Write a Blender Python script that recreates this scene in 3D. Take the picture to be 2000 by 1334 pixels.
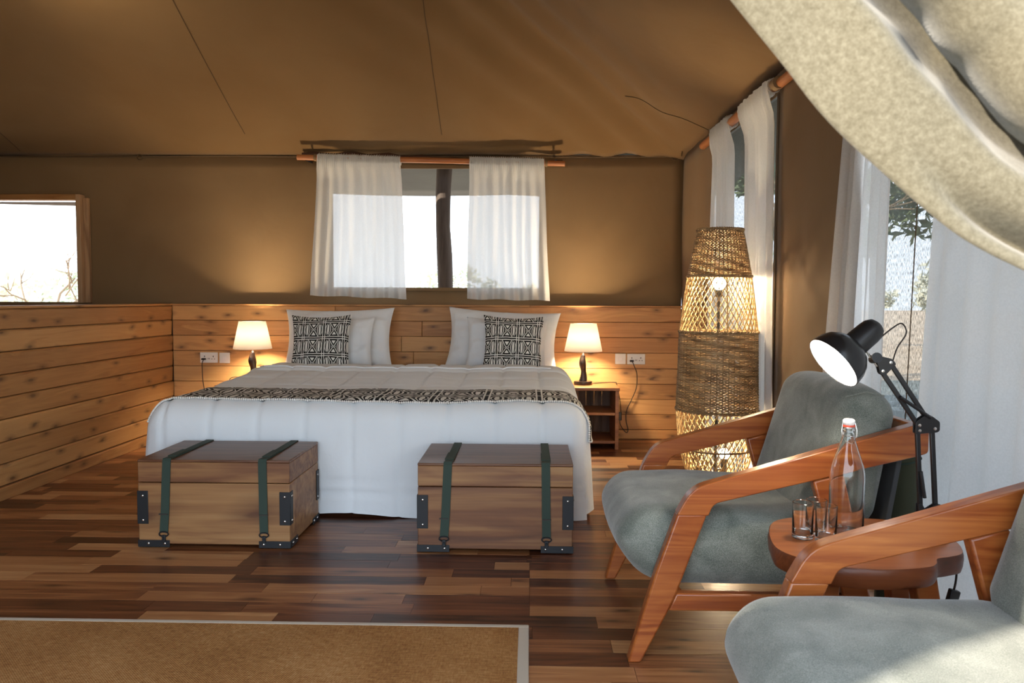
import bpy, bmesh, math, random
from math import sin, cos, pi, radians, sqrt, atan2, exp
from mathutils import Vector as V, Matrix, noise
random.seed(7)
for o in list(bpy.data.objects): bpy.data.objects.remove(o)
SC = bpy.context.scene
COL = SC.collection

# ------------------------------------------------------------------ camera
def make_camera():
    cy = V((35/1500, 84/1500, -1)).normalized()          # world +Y seen in camera space
    cx = V((1, -.0045, 0)); cx -= cy*cx.dot(cy); cx.normalize()
    cz = cx.cross(cy)
    m = Matrix((cx, cy, cz)).to_4x4()
    m.translation = V((0, 0, 1.14))
    cd = bpy.data.cameras.new('camera'); cd.lens = 27; cd.sensor_width = 36
    cd.clip_start = .05; cd.clip_end = 400
    cd.dof.use_dof = True; cd.dof.focus_distance = 3.6; cd.dof.aperture_fstop = 8.0
    c = bpy.data.objects.new('camera', cd); COL.objects.link(c); c.matrix_world = m
    SC.camera = c
make_camera()

# ------------------------------------------------------------------ world, sun, exposure
SKY = 3.8
SUN = 11.0
EXPOSURE = 0.35
LAMP = dict(bedside=85.0, floor_top=85.0, floor_low=45.0, desk=8.0, ceiling=55.0)
SC.view_settings.view_transform = 'Standard'
SC.view_settings.look = 'None'
SC.view_settings.gamma = 1
SC.view_settings.use_curve_mapping = False
SC.view_settings.exposure = EXPOSURE
SC.cycles.max_bounces = 16
SC.cycles.transmission_bounces = 24
SC.cycles.transparent_max_bounces = 24
SC.cycles.sample_clamp_indirect = 8
SC.cycles.use_denoising = True

def make_world():
    w = bpy.data.worlds.new('world'); SC.world = w; w.use_nodes = True
    nt = w.node_tree; nt.nodes.clear()
    tc = nt.nodes.new('ShaderNodeTexCoord'); sp = nt.nodes.new('ShaderNodeSeparateXYZ')
    rp = nt.nodes.new('ShaderNodeValToRGB'); bg = nt.nodes.new('ShaderNodeBackground'); out = nt.nodes.new('ShaderNodeOutputWorld')
    nt.links.new(tc.outputs['Generated'], sp.inputs[0]); nt.links.new(sp.outputs['Z'], rp.inputs[0])
    e = rp.color_ramp.elements
    e[0].position = 0; e[0].color = (.82, .91, 1, 1)
    e[1].position = .8; e[1].color = (.66, .8, 1, 1)
    nt.links.new(rp.outputs[0], bg.inputs[0]); bg.inputs[1].default_value = SKY
    nt.links.new(bg.outputs[0], out.inputs[0])
make_world()
def make_sun():
    l = bpy.data.lights.new('sun', 'SUN'); l.energy = SUN; l.angle = radians(.8); l.color = (1, .9, .74)
    o = bpy.data.objects.new('sun', l); COL.objects.link(o)
    d = V((.85, .53, -.56))                                 # the way the light travels
    o.rotation_euler = d.to_track_quat('-Z', 'Y').to_euler(); o.location = (6, -6, 8)
make_sun()

# ------------------------------------------------------------------ node helpers
class NT:
    def __init__(s, name):
        s.m = bpy.data.materials.new(name); s.m.use_nodes = True
        s.t = s.m.node_tree; s.t.nodes.clear(); s.N = s.t.nodes; s.L = s.t.links
        s.out = s.N.new('ShaderNodeOutputMaterial')
    def n(s, typ, **kw):
        x = s.N.new('ShaderNode'+typ)
        for k, v in kw.items():
            if k.startswith('i_'):
                k = k[2:]; k = int(k) if k.isdigit() else k
                s.put(x.inputs[k], v)
            else: setattr(x, k, v)
        return x
    def put(s, sock, v):
        if isinstance(v, bpy.types.NodeSocket): s.L.new(v, sock)
        elif isinstance(v, Ex): s.put(sock, v.s)
        else: sock.default_value = v
    def math(s, op, a, b=0., c=0.):
        x = s.N.new('ShaderNodeMath'); x.operation = op
        for i, v in enumerate((a, b, c)): s.put(x.inputs[i], v)
        return Ex(s, x.outputs[0])
    def ramp(s, fac, stops):
        r = s.N.new('ShaderNodeValToRGB'); s.put(r.inputs[0], fac)
        e = r.color_ramp.elements
        while len(e) < len(stops): e.new(.5)
        for k, (p, c) in zip(e, stops): k.position = p; k.color = (*c, 1)
        return r.outputs[0]
    def mix(s, f, a, b, mode='MIX'):
        x = s.N.new('ShaderNodeMix'); x.data_type = 'RGBA'; x.blend_type = mode
        s.put(x.inputs[0], f); s.put(x.inputs[6], a if not isinstance(a, tuple) else (*a, 1)[:4]); s.put(x.inputs[7], b if not isinstance(b, tuple) else (*b, 1)[:4])
        return x.outputs[2]
    def bsdf(s, color, rough=.5, bump=None, strength=.2, dist=.01, **kw):
        p = s.N.new('ShaderNodeBsdfPrincipled')
        s.put(p.inputs['Base Color'], (*color, 1) if isinstance(color, tuple) else color)
        s.put(p.inputs['Roughness'], rough)
        for k, v in kw.items(): s.put(p.inputs[k.replace('_', ' ')], v)
        if bump is not None:
            b = s.N.new('ShaderNodeBump'); b.inputs['Strength'].default_value = strength; b.inputs['Distance'].default_value = dist
            s.put(b.inputs['Height'], bump); s.L.new(b.outputs[0], p.inputs['Normal'])
        return p.outputs[0]
    def done(s, sh):
        s.L.new(sh, s.out.inputs[0]); return s.m
class Ex:
    def __init__(s, nt, sock): s.nt = nt; s.s = sock
    def _b(op):
        return lambda a, b: a.nt.math(op, a, b)
    __add__ = _b('ADD'); __sub__ = _b('SUBTRACT'); __mul__ = _b('MULTIPLY'); __truediv__ = _b('DIVIDE')
    __lt__ = _b('LESS_THAN'); __gt__ = _b('GREATER_THAN')
    def __rsub__(a, b): return a.nt.math('SUBTRACT', b, a)
    __radd__ = __add__; __rmul__ = __mul__
    def abs(a): return a.nt.math('ABSOLUTE', a)
    def frac(a): return a.nt.math('FRACT', a)
    def max(a, b): return a.nt.math('MAXIMUM', a, b)

def plain(name, color, rough=.5, **kw):
    t = NT(name); return t.done(t.bsdf(color, rough, **kw))
def coords(t, scale, obj_random=True, kind='Object'):
    tc = t.n('TexCoord'); mp = t.n('Mapping', i_Vector=tc.outputs[kind]); mp.inputs['Scale'].default_value = scale
    if obj_random:
        oi = t.n('ObjectInfo'); cm = t.n('CombineXYZ')
        r = Ex(t, oi.outputs['Random'])
        at = t.n('Attribute', attribute_name='rnd')
        k = r*37. + Ex(t, at.outputs['Fac'])*53.
        for i in range(3): t.put(cm.inputs[i], k*(1.+.7*i))
        va = t.n('VectorMath', operation='ADD'); t.L.new(mp.outputs[0], va.inputs[0]); t.L.new(cm.outputs[0], va.inputs[1])
        return va.outputs[0], k
    return mp.outputs[0], None

def wood(name, stops, axis, rough=.5, knots=0., tone=.25, streak=1., spec=.5, scale=1., bump=.15, knot_col=(.07, .028, .012), coat=0., fine=.35, across=2, ks=(3.2, 8.)):
    """grain runs along the axis; every piece shifts it and varies in tone"""
    t = NT(name)
    sc = [9.*scale]*3; sc[axis] = .9*scale
    p, k = coords(t, sc)
    n1 = t.n('TexNoise', i_Vector=p, i_Scale=1., i_Detail=5., i_Distortion=1.6)
    sf = [60.*scale]*3; sf[axis] = 1.6*scale
    p2, _ = coords(t, sf)
    n2 = t.n('TexNoise', i_Vector=p2, i_Scale=1., i_Detail=3.)
    rings = (Ex(t, n1.outputs[0])*9.).frac()
    rings = t.math('PINGPONG', Ex(t, n1.outputs[0])*7., 1.)
    f = rings*.3*streak + Ex(t, n1.outputs[0])*.55 + Ex(t, n2.outputs[0])*fine*streak - .1 - (fine-.35)*.5*streak
    pr = (k*7.31).frac()
    f = f + (pr - .5)*tone*2.
    c = t.ramp(f, stops)
    if knots > 0:
        pk, _ = coords(t, (1, 1, 1), False)
        sx = t.n('SeparateXYZ', i_0=pk)
        wob = Ex(t, n1.outputs[0])*.5
        cv = t.n('CombineXYZ', i_X=Ex(t, sx.outputs[axis])*ks[0]+k*3.7+wob, i_Y=Ex(t, sx.outputs[across])*ks[1]+k*5.1+wob)
        vo = t.n('TexVoronoi', voronoi_dimensions='2D', i_Randomness=.7, i_Vector=cv.outputs[0], i_Scale=1.)
        sel = Ex(t, t.n('SeparateColor', i_0=vo.outputs['Color']).outputs[0]) < knots
        nz = t.n('TexNoise', i_Vector=p2, i_Scale=.6, i_Detail=2.)
        d = Ex(t, vo.outputs['Distance']) + Ex(t, nz.outputs[0])*.16
        kn = t.ramp(d, [(.12, (1, 1, 1)), (.17, (.6, .6, .6)), (.23, (.4, .4, .4)), (.36, (0, 0, 0))])
        c = t.mix(Ex(t, kn)*sel*.8, c, knot_col)
    return t.done(t.bsdf(c, rough, bump=n2.outputs[0], strength=bump, dist=.004, Specular_IOR_Level=spec, Coat_Weight=coat, Coat_Roughness=.25))

PINE = [(.1, (.33, .14, .045)), (.42, (.56, .29, .104)), (.7, (.68, .39, .155)), (.95, (.76, .48, .22))]
M = {}
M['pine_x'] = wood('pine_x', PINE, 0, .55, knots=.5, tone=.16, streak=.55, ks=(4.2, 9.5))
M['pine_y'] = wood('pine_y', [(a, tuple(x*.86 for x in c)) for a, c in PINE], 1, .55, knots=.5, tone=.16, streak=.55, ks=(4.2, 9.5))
M['floor_wood'] = wood('floor_wood', [(.0, (.035, .011, .005)), (.27, (.13, .04, .015)), (.5, (.27, .105, .038)), (.75, (.38, .18, .072)), (.98, (.5, .28, .125))], 0, .34, knots=.25, tone=.4, streak=.85, fine=.6, across=1, ks=(3.4, 11.), knot_col=(.02, .006, .003), bump=.1, spec=.5)
M['chest_x'] = wood('chest_x', [(.05, (.06, .02, .009)), (.35, (.17, .068, .026)), (.6, (.3, .15, .055)), (.95, (.43, .26, .115))], 0, .5, tone=.2, scale=.6, streak=.8, fine=.8, bump=.3, knots=.35, ks=(1.6, 3.4), knot_col=(.06, .017, .008))
M['chest_top'] = wood('chest_top', [(.05, (.035, .012, .007)), (.4, (.12, .05, .025)), (.7, (.22, .105, .05)), (.95, (.33, .18, .09))], 0, .38, tone=.1, scale=.8)
M['teak'] = wood('teak', [(.1, (.1, .016, .004)), (.42, (.27, .064, .014)), (.72, (.4, .122, .028)), (.98, (.53, .2, .055))], 0, .3, tone=.1, scale=1.1, streak=1.1, fine=.55, coat=.3, bump=.05)
M['slab'] = wood('slab', [(.1, (.16, .038, .011)), (.45, (.34, .105, .03)), (.75, (.46, .17, .05)), (.98, (.55, .24, .08))], 0, .32, tone=.1, scale=.7, coat=.2)
M['slab_bark'] = wood('slab_bark', [(.1, (.08, .018, .006)), (.5, (.2, .055, .016)), (.95, (.36, .13, .04))], 0, .4, tone=.1, scale=1., streak=.7, bump=.3, knots=.6, across=2, ks=(9., 14.))
M['nightstand'] = wood('nightstand', [(.1, (.1, .03, .012)), (.5, (.26, .09, .03)), (.95, (.42, .18, .06))], 0, .4, tone=.15)
M['dark_board'] = wood('dark_board', [(.1, (.03, .013, .008)), (.5, (.1, .05, .03)), (.95, (.2, .12, .08))], 2, .6, tone=.35)
M['pole_wood'] = wood('pole_wood', [(.1, (.26, .07, .02)), (.5, (.46, .17, .055)), (.95, (.58, .27, .1))], 0, .45, tone=.1)
M['pole_wood_y'] = wood('pole_wood_y', [(.1, (.26, .07, .02)), (.5, (.46, .17, .055)), (.95, (.58, .27, .1))], 1, .45, tone=.1)
M['branch'] = wood('branch', [(.1, (.05, .022, .012)), (.5, (.1, .045, .025)), (.95, (.16, .08, .045))], 0, .8, bump=.8)
M['frame_wood'] = wood('frame_wood', [(.1, (.28, .15, .075)), (.5, (.48, .29, .15)), (.95, (.6, .4, .24))], 2, .6, tone=.15)
M['post'] = wood('post', [(.1, (.05, .035, .028)), (.5, (.1, .075, .06)), (.95, (.17, .13, .1))], 2, .85, bump=.6)

def canvas(name, a, b, weave=900., rough=.9, trans=.0, bump=.25):
    t = NT(name)
    p, _ = coords(t, (1, 1, 1), False)
    n1 = t.n('TexNoise', i_Vector=p, i_Scale=1.1, i_Detail=4., i_Distortion=.4)
    n2 = t.n('TexNoise', i_Vector=p, i_Scale=weave, i_Detail=1.)
    n3 = t.n('TexNoise', i_Vector=p, i_Scale=2.6, i_Detail=3., i_Distortion=.8)
    c = t.ramp(n1.outputs[0], [(.3, a), (.7, b)])
    h = Ex(t, n2.outputs[0])*.03 + Ex(t, n3.outputs[0])*1.
    sh = t.bsdf(c, rough, bump=h, strength=bump, dist=.03, Specular_IOR_Level=.15, Sheen_Weight=.1)
    if trans:
        tr = t.n('BsdfTranslucent', i_Color=(*b, 1)); mx = t.n('MixShader', i_0=trans, i_1=sh, i_2=tr.outputs[0]); sh = mx.outputs[0]
    return t.done(sh)
M['canvas'] = canvas('canvas', (.208, .128, .062), (.245, .158, .081))
M['canvas_roof'] = canvas('canvas_roof', (.192, .11, .044), (.222, .135, .06))
M['fly'] = canvas('fly', (.07, .075, .075), (.1, .105, .1))
M['seam'] = plain('seam', (.1, .06, .03), .9)
M['olive'] = canvas('olive', (.045, .05, .03), (.07, .072, .045), bump=.1)

def drape_mat():
    t = NT('burlap')
    p, _ = coords(t, (1, 1, 1), False)
    n1 = t.n('TexNoise', i_Vector=p, i_Scale=160., i_Detail=3.)
    n2 = t.n('TexNoise', i_Vector=p, i_Scale=420., i_Detail=2.)
    c = t.ramp(Ex(t, n1.outputs[0])*.6 + Ex(t, n2.outputs[0])*.4, [(.3, (.09, .076, .047)), (.5, (.132, .114, .076)), (.7, (.178, .157, .11))])
    return t.done(t.bsdf(c, .9, bump=Ex(t, n1.outputs[0])*.5 + Ex(t, n2.outputs[0]), strength=.08, dist=.003, Specular_IOR_Level=.2, Sheen_Weight=.2))
M['burlap'] = drape_mat()

def linen(name, col, wr=.3, scale=7., rough=.85):
    t = NT(name)
    p, _ = coords(t, (1, 1, 1))
    n = t.n('TexNoise', i_Vector=p, i_Scale=scale, i_Detail=3., i_Distortion=1.2)
    return t.done(t.bsdf(col, rough, bump=n.outputs[0], strength=wr, dist=.02, Specular_IOR_Level=.25, Sheen_Weight=.15))
M['duvet'] = linen('duvet', (.77, .81, .835), .16, 9.)
M['pillow'] = linen('pillow', (.81, .835, .85), .3, 8.)
M['mattress'] = plain('mattress', (.7, .69, .66), .9)

def sheer(name, through=.2, tl_f=.3, col=(.86, .85, .82)):
    t = NT(name)
    p, _ = coords(t, (1, 1, 1), False)
    n = t.n('TexNoise', i_Vector=p, i_Scale=160., i_Detail=2.)
    d = t.n('BsdfDiffuse', i_Color=(*col, 1)); tl = t.n('BsdfTranslucent', i_Color=(*col, 1)); tr = t.n('BsdfTransparent')
    m1 = t.n('MixShader', i_0=tl_f, i_1=d.outputs[0], i_2=tl.outputs[0])
    f = Ex(t, n.outputs[0])*.16 + (through - .08)
    m2 = t.n('MixShader', i_0=f, i_1=m1.outputs[0], i_2=tr.outputs[0])
    return t.done(m2.outputs[0])
M['sheer'] = sheer('sheer', .09, .22, (.74, .735, .71))
M['sheer_door'] = sheer('sheer_door', .05, .62, (.93, .93, .92))
M['sheer_dense'] = sheer('sheer_dense', .04, .3)

def screen_mat():
    t = NT('insect_screen')
    p, _ = coords(t, (1, 420, 60), False)
    n = t.n('TexNoise', i_Vector=p, i_Scale=1., i_Detail=2.)
    d = t.n('BsdfDiffuse', i_Color=(.22, .25, .25, 1)); tr = t.n('BsdfTransparent')
    f = t.ramp(n.outputs[0], [(.35, (.06, .06, .06)), (.65, (.32, .32, .32))])
    m = t.n('MixShader', i_0=Ex(t, f), i_1=d.outputs[0], i_2=tr.outputs[0])
    return t.done(m.outputs[0])
M['screen'] = screen_mat()

def upholstery():
    t = NT('upholstery')
    p, _ = coords(t, (1, 1, 1), False)
    n1 = t.n('TexNoise', i_Vector=p, i_Scale=9., i_Detail=6., i_Distortion=.6)
    n2 = t.n('TexNoise', i_Vector=p, i_Scale=420., i_Detail=2.)
    f = Ex(t, n1.outputs[0])*.45 + Ex(t, n2.outputs[0])*.55
    c = t.ramp(f, [(.36, (.085, .1, .083)), (.5, (.165, .18, .153)), (.66, (.28, .293, .256))])
    return t.done(t.bsdf(c, .95, bump=Ex(t, n2.outputs[0])*.5 + Ex(t, n1.outputs[0])*2., strength=.25, dist=.004, Specular_IOR_Level=.15, Sheen_Weight=.35))
M['upholstery'] = upholstery()
M['back_cloth'] = plain('back_cloth', (.06, .063, .066), .9)
M['black'] = plain('black', (.013, .013, .014), .38)
M['black_gloss'] = plain('black_gloss', (.012, .012, .013), .27)
M['iron'] = plain('iron', (.018, .02, .023), .5, Metallic=.3)
M['dark_wood'] = plain('dark_wood', (.022, .012, .009), .3)
M['steel'] = plain('steel', (.75, .73, .7), .25, Metallic=1.)
M['strap'] = plain('strap', (.022, .042, .03), .75)
M['white_plastic'] = plain('white_plastic', (.78, .76, .71), .35)
M['slot'] = plain('slot', (.03, .025, .02), .6)
M['red_rubber'] = plain('red_rubber', (.75, .1, .05), .4)
M['porcelain'] = plain('porcelain', (.85, .83, .8), .25)
M['cord'] = plain('cord', (.02, .014, .012), .5)
M['binding'] = linen('binding', (.42, .35, .27), .1)
def glass(name, col=(1, 1, 1), tint=.0):
    t = NT(name)
    return t.done(t.bsdf((*col,), .0, Transmission_Weight=1., IOR=1.47))
M['glass'] = glass('glass', (.97, .99, .98))
def pane():
    t = NT('pane'); tr = t.n('BsdfTransparent'); g = t.n('BsdfGlossy', i_Color=(1, 1, 1, 1), i_Roughness=.02)
    m = t.n('MixShader', i_0=.05, i_1=tr.outputs[0], i_2=g.outputs[0]); return t.done(m.outputs[0])
M['pane'] = pane()
def emit(name, col, s):
    t = NT(name); e = t.n('Emission', i_Color=(*col, 1), i_Strength=s); return t.done(e.outputs[0])
M['bulb'] = emit('bulb', (1, .86, .62), 40.)
M['bulb_white'] = emit('bulb_white', (1, .96, .9), 25.)
def shade_mat():
    t = NT('lamp_shade')
    d = t.n('BsdfDiffuse', i_Color=(.9, .88, .82, 1)); tl = t.n('BsdfTranslucent', i_Color=(.97, .95, .9, 1))
    m = t.n('MixShader', i_0=.6, i_1=d.outputs[0], i_2=tl.outputs[0]); return t.done(m.outputs[0])
M['lamp_shade'] = shade_mat()
def wicker(name, a, b, c):
    t = NT(name)
    p, _ = coords(t, (1, 1, 1), False)
    p2, _ = coords(t, (9, 9, 150), False)
    n1 = t.n('TexNoise', i_Vector=p, i_Scale=14., i_Detail=3.); n2 = t.n('TexNoise', i_Vector=p2, i_Scale=1., i_Detail=2.)
    col = t.ramp(Ex(t, n1.outputs[0])*.35 + Ex(t, n2.outputs[0])*.65, [(.35, a), (.52, b), (.7, c)])
    return t.done(t.bsdf(col, .6, Specular_IOR_Level=.3))
M['wicker'] = wicker('wicker', (.15, .085, .035), (.33, .21, .1), (.48, .35, .19))
M['cane'] = wicker('cane', (.42, .27, .11), (.56, .39, .18), (.68, .5, .26))

def rug_mat():
    t = NT('sisal')
    p, _ = coords(t, (1, 1, 1), False)
    w = t.n('TexNoise', i_Vector=p, i_Scale=3., i_Detail=3.)
    px, _ = coords(t, (30, 190, 1), False); py, _ = coords(t, (170, 40, 1), False)
    a = t.n('TexNoise', i_Vector=px, i_Scale=1., i_Detail=2.); b = t.n('TexNoise', i_Vector=py, i_Scale=1., i_Detail=2.)
    sx = t.n('SeparateXYZ', i_0=p)
    g = t.math('SINE', Ex(t, sx.outputs[0])*780.)*t.math('SINE', Ex(t, sx.outputs[1])*780.)
    f = Ex(t, a.outputs[0])*.4 + Ex(t, b.outputs[0])*.3 + Ex(t, w.outputs[0])*.3 + g*.05
    c = t.ramp(f, [(.32, (.17, .068, .02)), (.5, (.33, .155, .052)), (.68, (.47, .27, .115))])
    return t.done(t.bsdf(c, .9, bump=g*.6 + Ex(t, a.outputs[0]), strength=.6, dist=.003, Specular_IOR_Level=.1))
M['sisal'] = rug_mat()

def print_mat():
    """black and off-white printed cloth: hourglass and leaf shapes in a grid of cells"""
    t = NT('printed_cloth')
    uv = t.n('TexCoord').outputs['UV']; sp = t.n('SeparateXYZ', i_0=uv)
    u = (Ex(t, sp.outputs[0]).frac() - .5)*2.; v = (Ex(t, sp.outputs[1]).frac() - .5)*2.
    au, av = u.abs(), v.abs()
    def band(x, lo, hi): return (x > lo)*(x < hi)
    white = band(au, .86, .93).max(band(av, .83, .92))
    inside = (au < .84)*(av < .8)
    w = au - (av*.5 + .02)                                  # < 0 inside the hourglass
    fill = (w < -.14)*(av > .3)*(av < .66)
    xline = band(w, -.01, .075)*(av < .8)
    d = (au - .6).abs()/(.27*(1.02 - v*v*1.45)).max(.02)
    lens = band(d, .72, 1.0)*(av < .8)
    core = (d < .36)*(av < .62)
    outside = w > .04
    r = (u*u)/(.21*.21) + (v*v)/(.15*.15)
    ring = band(r, .5, 1.0).max(r < .12)
    hour = fill.max(xline)
    leaf = lens.max(core)*outside
    body = hour.max(leaf)*(r > 1.3)
    white = white.max(body.max(ring)*inside)
    c = t.mix(white, (.012, .012, .012), (.74, .74, .7))
    return t.done(t.bsdf(c, .85, Specular_IOR_Level=.2))
M['print'] = print_mat()
M['pompom'] = plain('pompom', (.8, .78, .74), .9)
M['grass'] = canvas('dry_grass', (.5, .37, .25), (.6, .47, .33), weave=30.)
M['leaf_a_haze'] = plain('leaf_a_haze', (.5, .55, .43), .8)  # leaf colour lightened in place of bright outdoor haze
M['leaf_b_haze'] = plain('leaf_b_haze', (.58, .58, .47), .8)  # also lightened for haze
M['leaf_dark'] = plain('leaf_dark', (.15, .2, .11), .8)
M['twig'] = plain('twig', (.2, .15, .1), .9)
M['deck'] = wood('deck', [(.1, (.12, .13, .12)), (.5, (.2, .22, .2)), (.95, (.3, .32, .3))], 0, .7)
M['shed_wall'] = plain('shed_wall', (.5, .5, .48), .8)
M['blue_tarp'] = plain('blue_tarp', (.09, .17, .4), .7)

# ------------------------------------------------------------------ mesh helpers (all coordinates are world metres)
ORG = {}
class B:
    def __init__(s): s.v = []; s.f = []; s.uv = None
    def add(s, vs, fs):
        k = len(s.v); s.v += [V(p) for p in vs]; s.f += [tuple(i+k for i in q) for q in fs]; return s
    def box(s, lo, hi, m=None):
        (a, b, c), (d, e, f) = lo, hi
        vs = [V(p) for p in ((a, b, c), (d, b, c), (d, e, c), (a, e, c), (a, b, f), (d, b, f), (d, e, f), (a, e, f))]
        if m is not None: vs = [m @ p for p in vs]
        return s.add(vs, [(0, 3, 2, 1), (4, 5, 6, 7), (0, 1, 5, 4), (1, 2, 6, 5), (2, 3, 7, 6), (3, 0, 4, 7)])
    def tube(s, pts, r, n=8, caps=True, closed=False):
        pts = [V(p) for p in pts]; N = len(pts)
        rs = r if isinstance(r, (list, tuple)) else [r]*N
        ref = None; rings = []
        for i, p in enumerate(pts):
            if closed: t = pts[(i+1) % N]-pts[i-1]
            else: t = pts[min(i+1, N-1)]-pts[max(i-1, 0)]
            t.normalize()
            if ref is None:
                ref = t.orthogonal().normalized()
            ref = (ref - t*ref.dot(t)).normalized()
            bi = t.cross(ref)
            rings.append([p + (ref*cos(2*pi*k/n) + bi*sin(2*pi*k/n))*rs[i] for k in range(n)])
        vs = [q for g in rings for q in g]; fs = []
        for i in range(N if closed else N-1):
            a = i*n; b = ((i+1) % N)*n
            for k in range(n): fs.append((a+k, a+(k+1) % n, b+(k+1) % n, b+k))
        if caps and not closed:
            fs.append(tuple(range(n-1, -1, -1))); fs.append(tuple((N-1)*n+k for k in range(n)))
        return s.add(vs, fs)
    def lathe(s, prof, c, n=24, axis=None, closed=False):
        """prof: (radius, height) pairs about a vertical line through c, or about axis"""
        c = V(c); az = V(axis).normalized() if axis else V((0, 0, 1))
        ax = az.orthogonal().normalized(); ay = az.cross(ax)
        vs = [c + az*h + (ax*cos(2*pi*k/n) + ay*sin(2*pi*k/n))*max(r, 1e-5) for r, h in prof for k in range(n)]
        fs = []; P = len(prof)
        for i in range(P if closed else P-1):
            a = i*n; b = ((i+1) % P)*n
            for k in range(n): fs.append((a+k, a+(k+1) % n, b+(k+1) % n, b+k))
        return s.add(vs, fs)
    def prism(s, poly, lo, hi, axis=1):
        """poly: 2-D outline in the other two axes (x,z for axis 1; x,y for axis 2; y,z for axis 0)"""
        def pt(p, h): return {1: (p[0], h, p[1]), 2: (p[0], p[1], h), 0: (h, p[0], p[1])}[axis]
        n = len(poly)
        vs = [pt(p, lo) for p in poly] + [pt(p, hi) for p in poly]
        fs = [tuple(range(n)), tuple(range(2*n-1, n-1, -1))] + [(i, i+n, (i+1) % n+n, (i+1) % n) for i in range(n)]
        return s.add(vs, fs)
    def grid(s, fn, nu, nv, uv=None):
        k = len(s.v)
        s.v += [V(fn(i/nu, j/nv)) for j in range(nv+1) for i in range(nu+1)]
        for j in range(nv):
            for i in range(nu):
                a = k+j*(nu+1)+i; s.f.append((a, a+1, a+nu+2, a+nu+1))
        if uv: s.uv = (s.uv or []) + [uv(i/nu, j/nv) for j in range(nv+1) for i in range(nu+1)]
        return s
    def ball(s, c, r, n=10, m=6):
        return s.lathe([(r*sin(pi*i/m), -r*cos(pi*i/m)) for i in range(m+1)], c, n)

def obj(name, b, mat, parent=None, at=None, bevel=0, smooth=None, solid=0, sub=0, rnd=None, fix=True, **props):
    me = bpy.data.meshes.new(name)
    if parent is None and at is None:
        xs = [p.x for p in b.v]; ys = [p.y for p in b.v]; zs = [p.z for p in b.v]
        at = V(((min(xs)+max(xs))/2, (min(ys)+max(ys))/2, min(zs)))
    org = ORG[parent.name] if parent else V(at)
    me.from_pydata([p-org for p in b.v], [], b.f)
    if b.uv:
        ul = me.uv_layers.new(name='UVMap')
        for lp in me.loops: ul.data[lp.index].uv = b.uv[lp.vertex_index]
    if rnd is not None:
        at_ = me.attributes.new('rnd', 'FLOAT', 'FACE')
        for i, x in enumerate(rnd): at_.data[i].value = x
    if fix:
        bm = bmesh.new(); bm.from_mesh(me); bmesh.ops.recalc_face_normals(bm, faces=bm.faces); bm.to_mesh(me); bm.free()
    me.materials.append(mat)
    o = bpy.data.objects.new(name, me); COL.objects.link(o)
    ORG[o.name] = org
    if parent: o.parent = parent
    else: o.location = org
    if bevel:
        m = o.modifiers.new('bevel', 'BEVEL'); m.width = bevel; m.segments = 2; m.limit_method = 'ANGLE'; m.angle_limit = radians(35)
    if solid:
        m = o.modifiers.new('solid', 'SOLIDIFY'); m.thickness = solid; m.offset = 0
    if sub:
        m = o.modifiers.new('sub', 'SUBSURF'); m.levels = m.render_levels = sub
    if smooth is not None or bevel:
        me.polygons.foreach_set('use_smooth', [True]*len(me.polygons))
        if smooth != 180: me.set_sharp_from_angle(angle=radians(smooth or 40))
    for k, v in props.items():
        o[{'cat': 'category'}.get(k, k)] = v
    return o
def thing(name, at, label, cat, group=None, kind=None):
    o = bpy.data.objects.new(name, None); COL.objects.link(o); o.location = at; ORG[o.name] = V(at)
    o.empty_display_size = .05
    if kind: o['kind'] = kind
    else:
        o['label'] = label; o['category'] = cat
    if group: o['group'] = group
    return o
def dup(o, delta, label=None, parent=None):
    c = o.copy(); COL.objects.link(c)
    if parent: c.parent = parent
    else:
        c.location = o.location + V(delta)
        if label: c['label'] = label
    for ch in list(o.children): dup(ch, None, None, c)
    return c
def lamp_light(name, loc, watts, r, parent, color=(1, .77, .48)):
    l = bpy.data.lights.new(name, 'POINT'); l.energy = watts; l.shadow_soft_size = r; l.color = color
    o = bpy.data.objects.new(name, l); COL.objects.link(o); o.parent = parent; o.location = V(loc) - ORG[parent.name]
def lerp(a, b, t): return a+(b-a)*t
def interp(x, xs, ys):
    if x <= xs[0]: return ys[0]
    for i in range(len(xs)-1):
        if x <= xs[i+1]: return lerp(ys[i], ys[i+1], (x-xs[i])/(xs[i+1]-xs[i]))
    return ys[-1]
def catmull(pts, n=8):
    pts = [V(p) for p in pts]; out = []
    for i in range(len(pts)-1):
        p0, p1, p2, p3 = pts[max(i-1, 0)], pts[i], pts[i+1], pts[min(i+2, len(pts)-1)]
        for k in range(n):
            t = k/n
            out.append(.5*((2*p1)+(p2-p0)*t+(2*p0-5*p1+4*p2-p3)*t*t+(3*p1-p0-3*p2+p3)*t**3))
    out.append(pts[-1]); return out
def smooth_closed(poly, n=4):
    N = len(poly); out = []
    P = [V((*p, 0)) for p in poly]
    for i in range(N):
        p0, p1, p2, p3 = P[i-1], P[i], P[(i+1) % N], P[(i+2) % N]
        for k in range(n):
            t = k/n
            q = .5*((2*p1)+(p2-p0)*t+(2*p0-5*p1+4*p2-p3)*t*t+(3*p1-p0-3*p2+p3)*t**3); out.append((q.x, q.y))
    return out
def sst(a, b, x):
    t = min(1, max(0, (x-a)/(b-a))); return t*t*(3-2*t)

def wx(y): return interp(y, [.8, 2.6, 3.3, 4., 6.36], [1.465, 1.435, 1.325, 1.285, 1.245])      # the right canvas wall
YB = 6.36            # back canvas wall
YP = 6.25            # face of the back planking
XL = -2.95           # face of the left planking
EAVE = 2.31
WT = 1.085           # height of the planking

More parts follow.
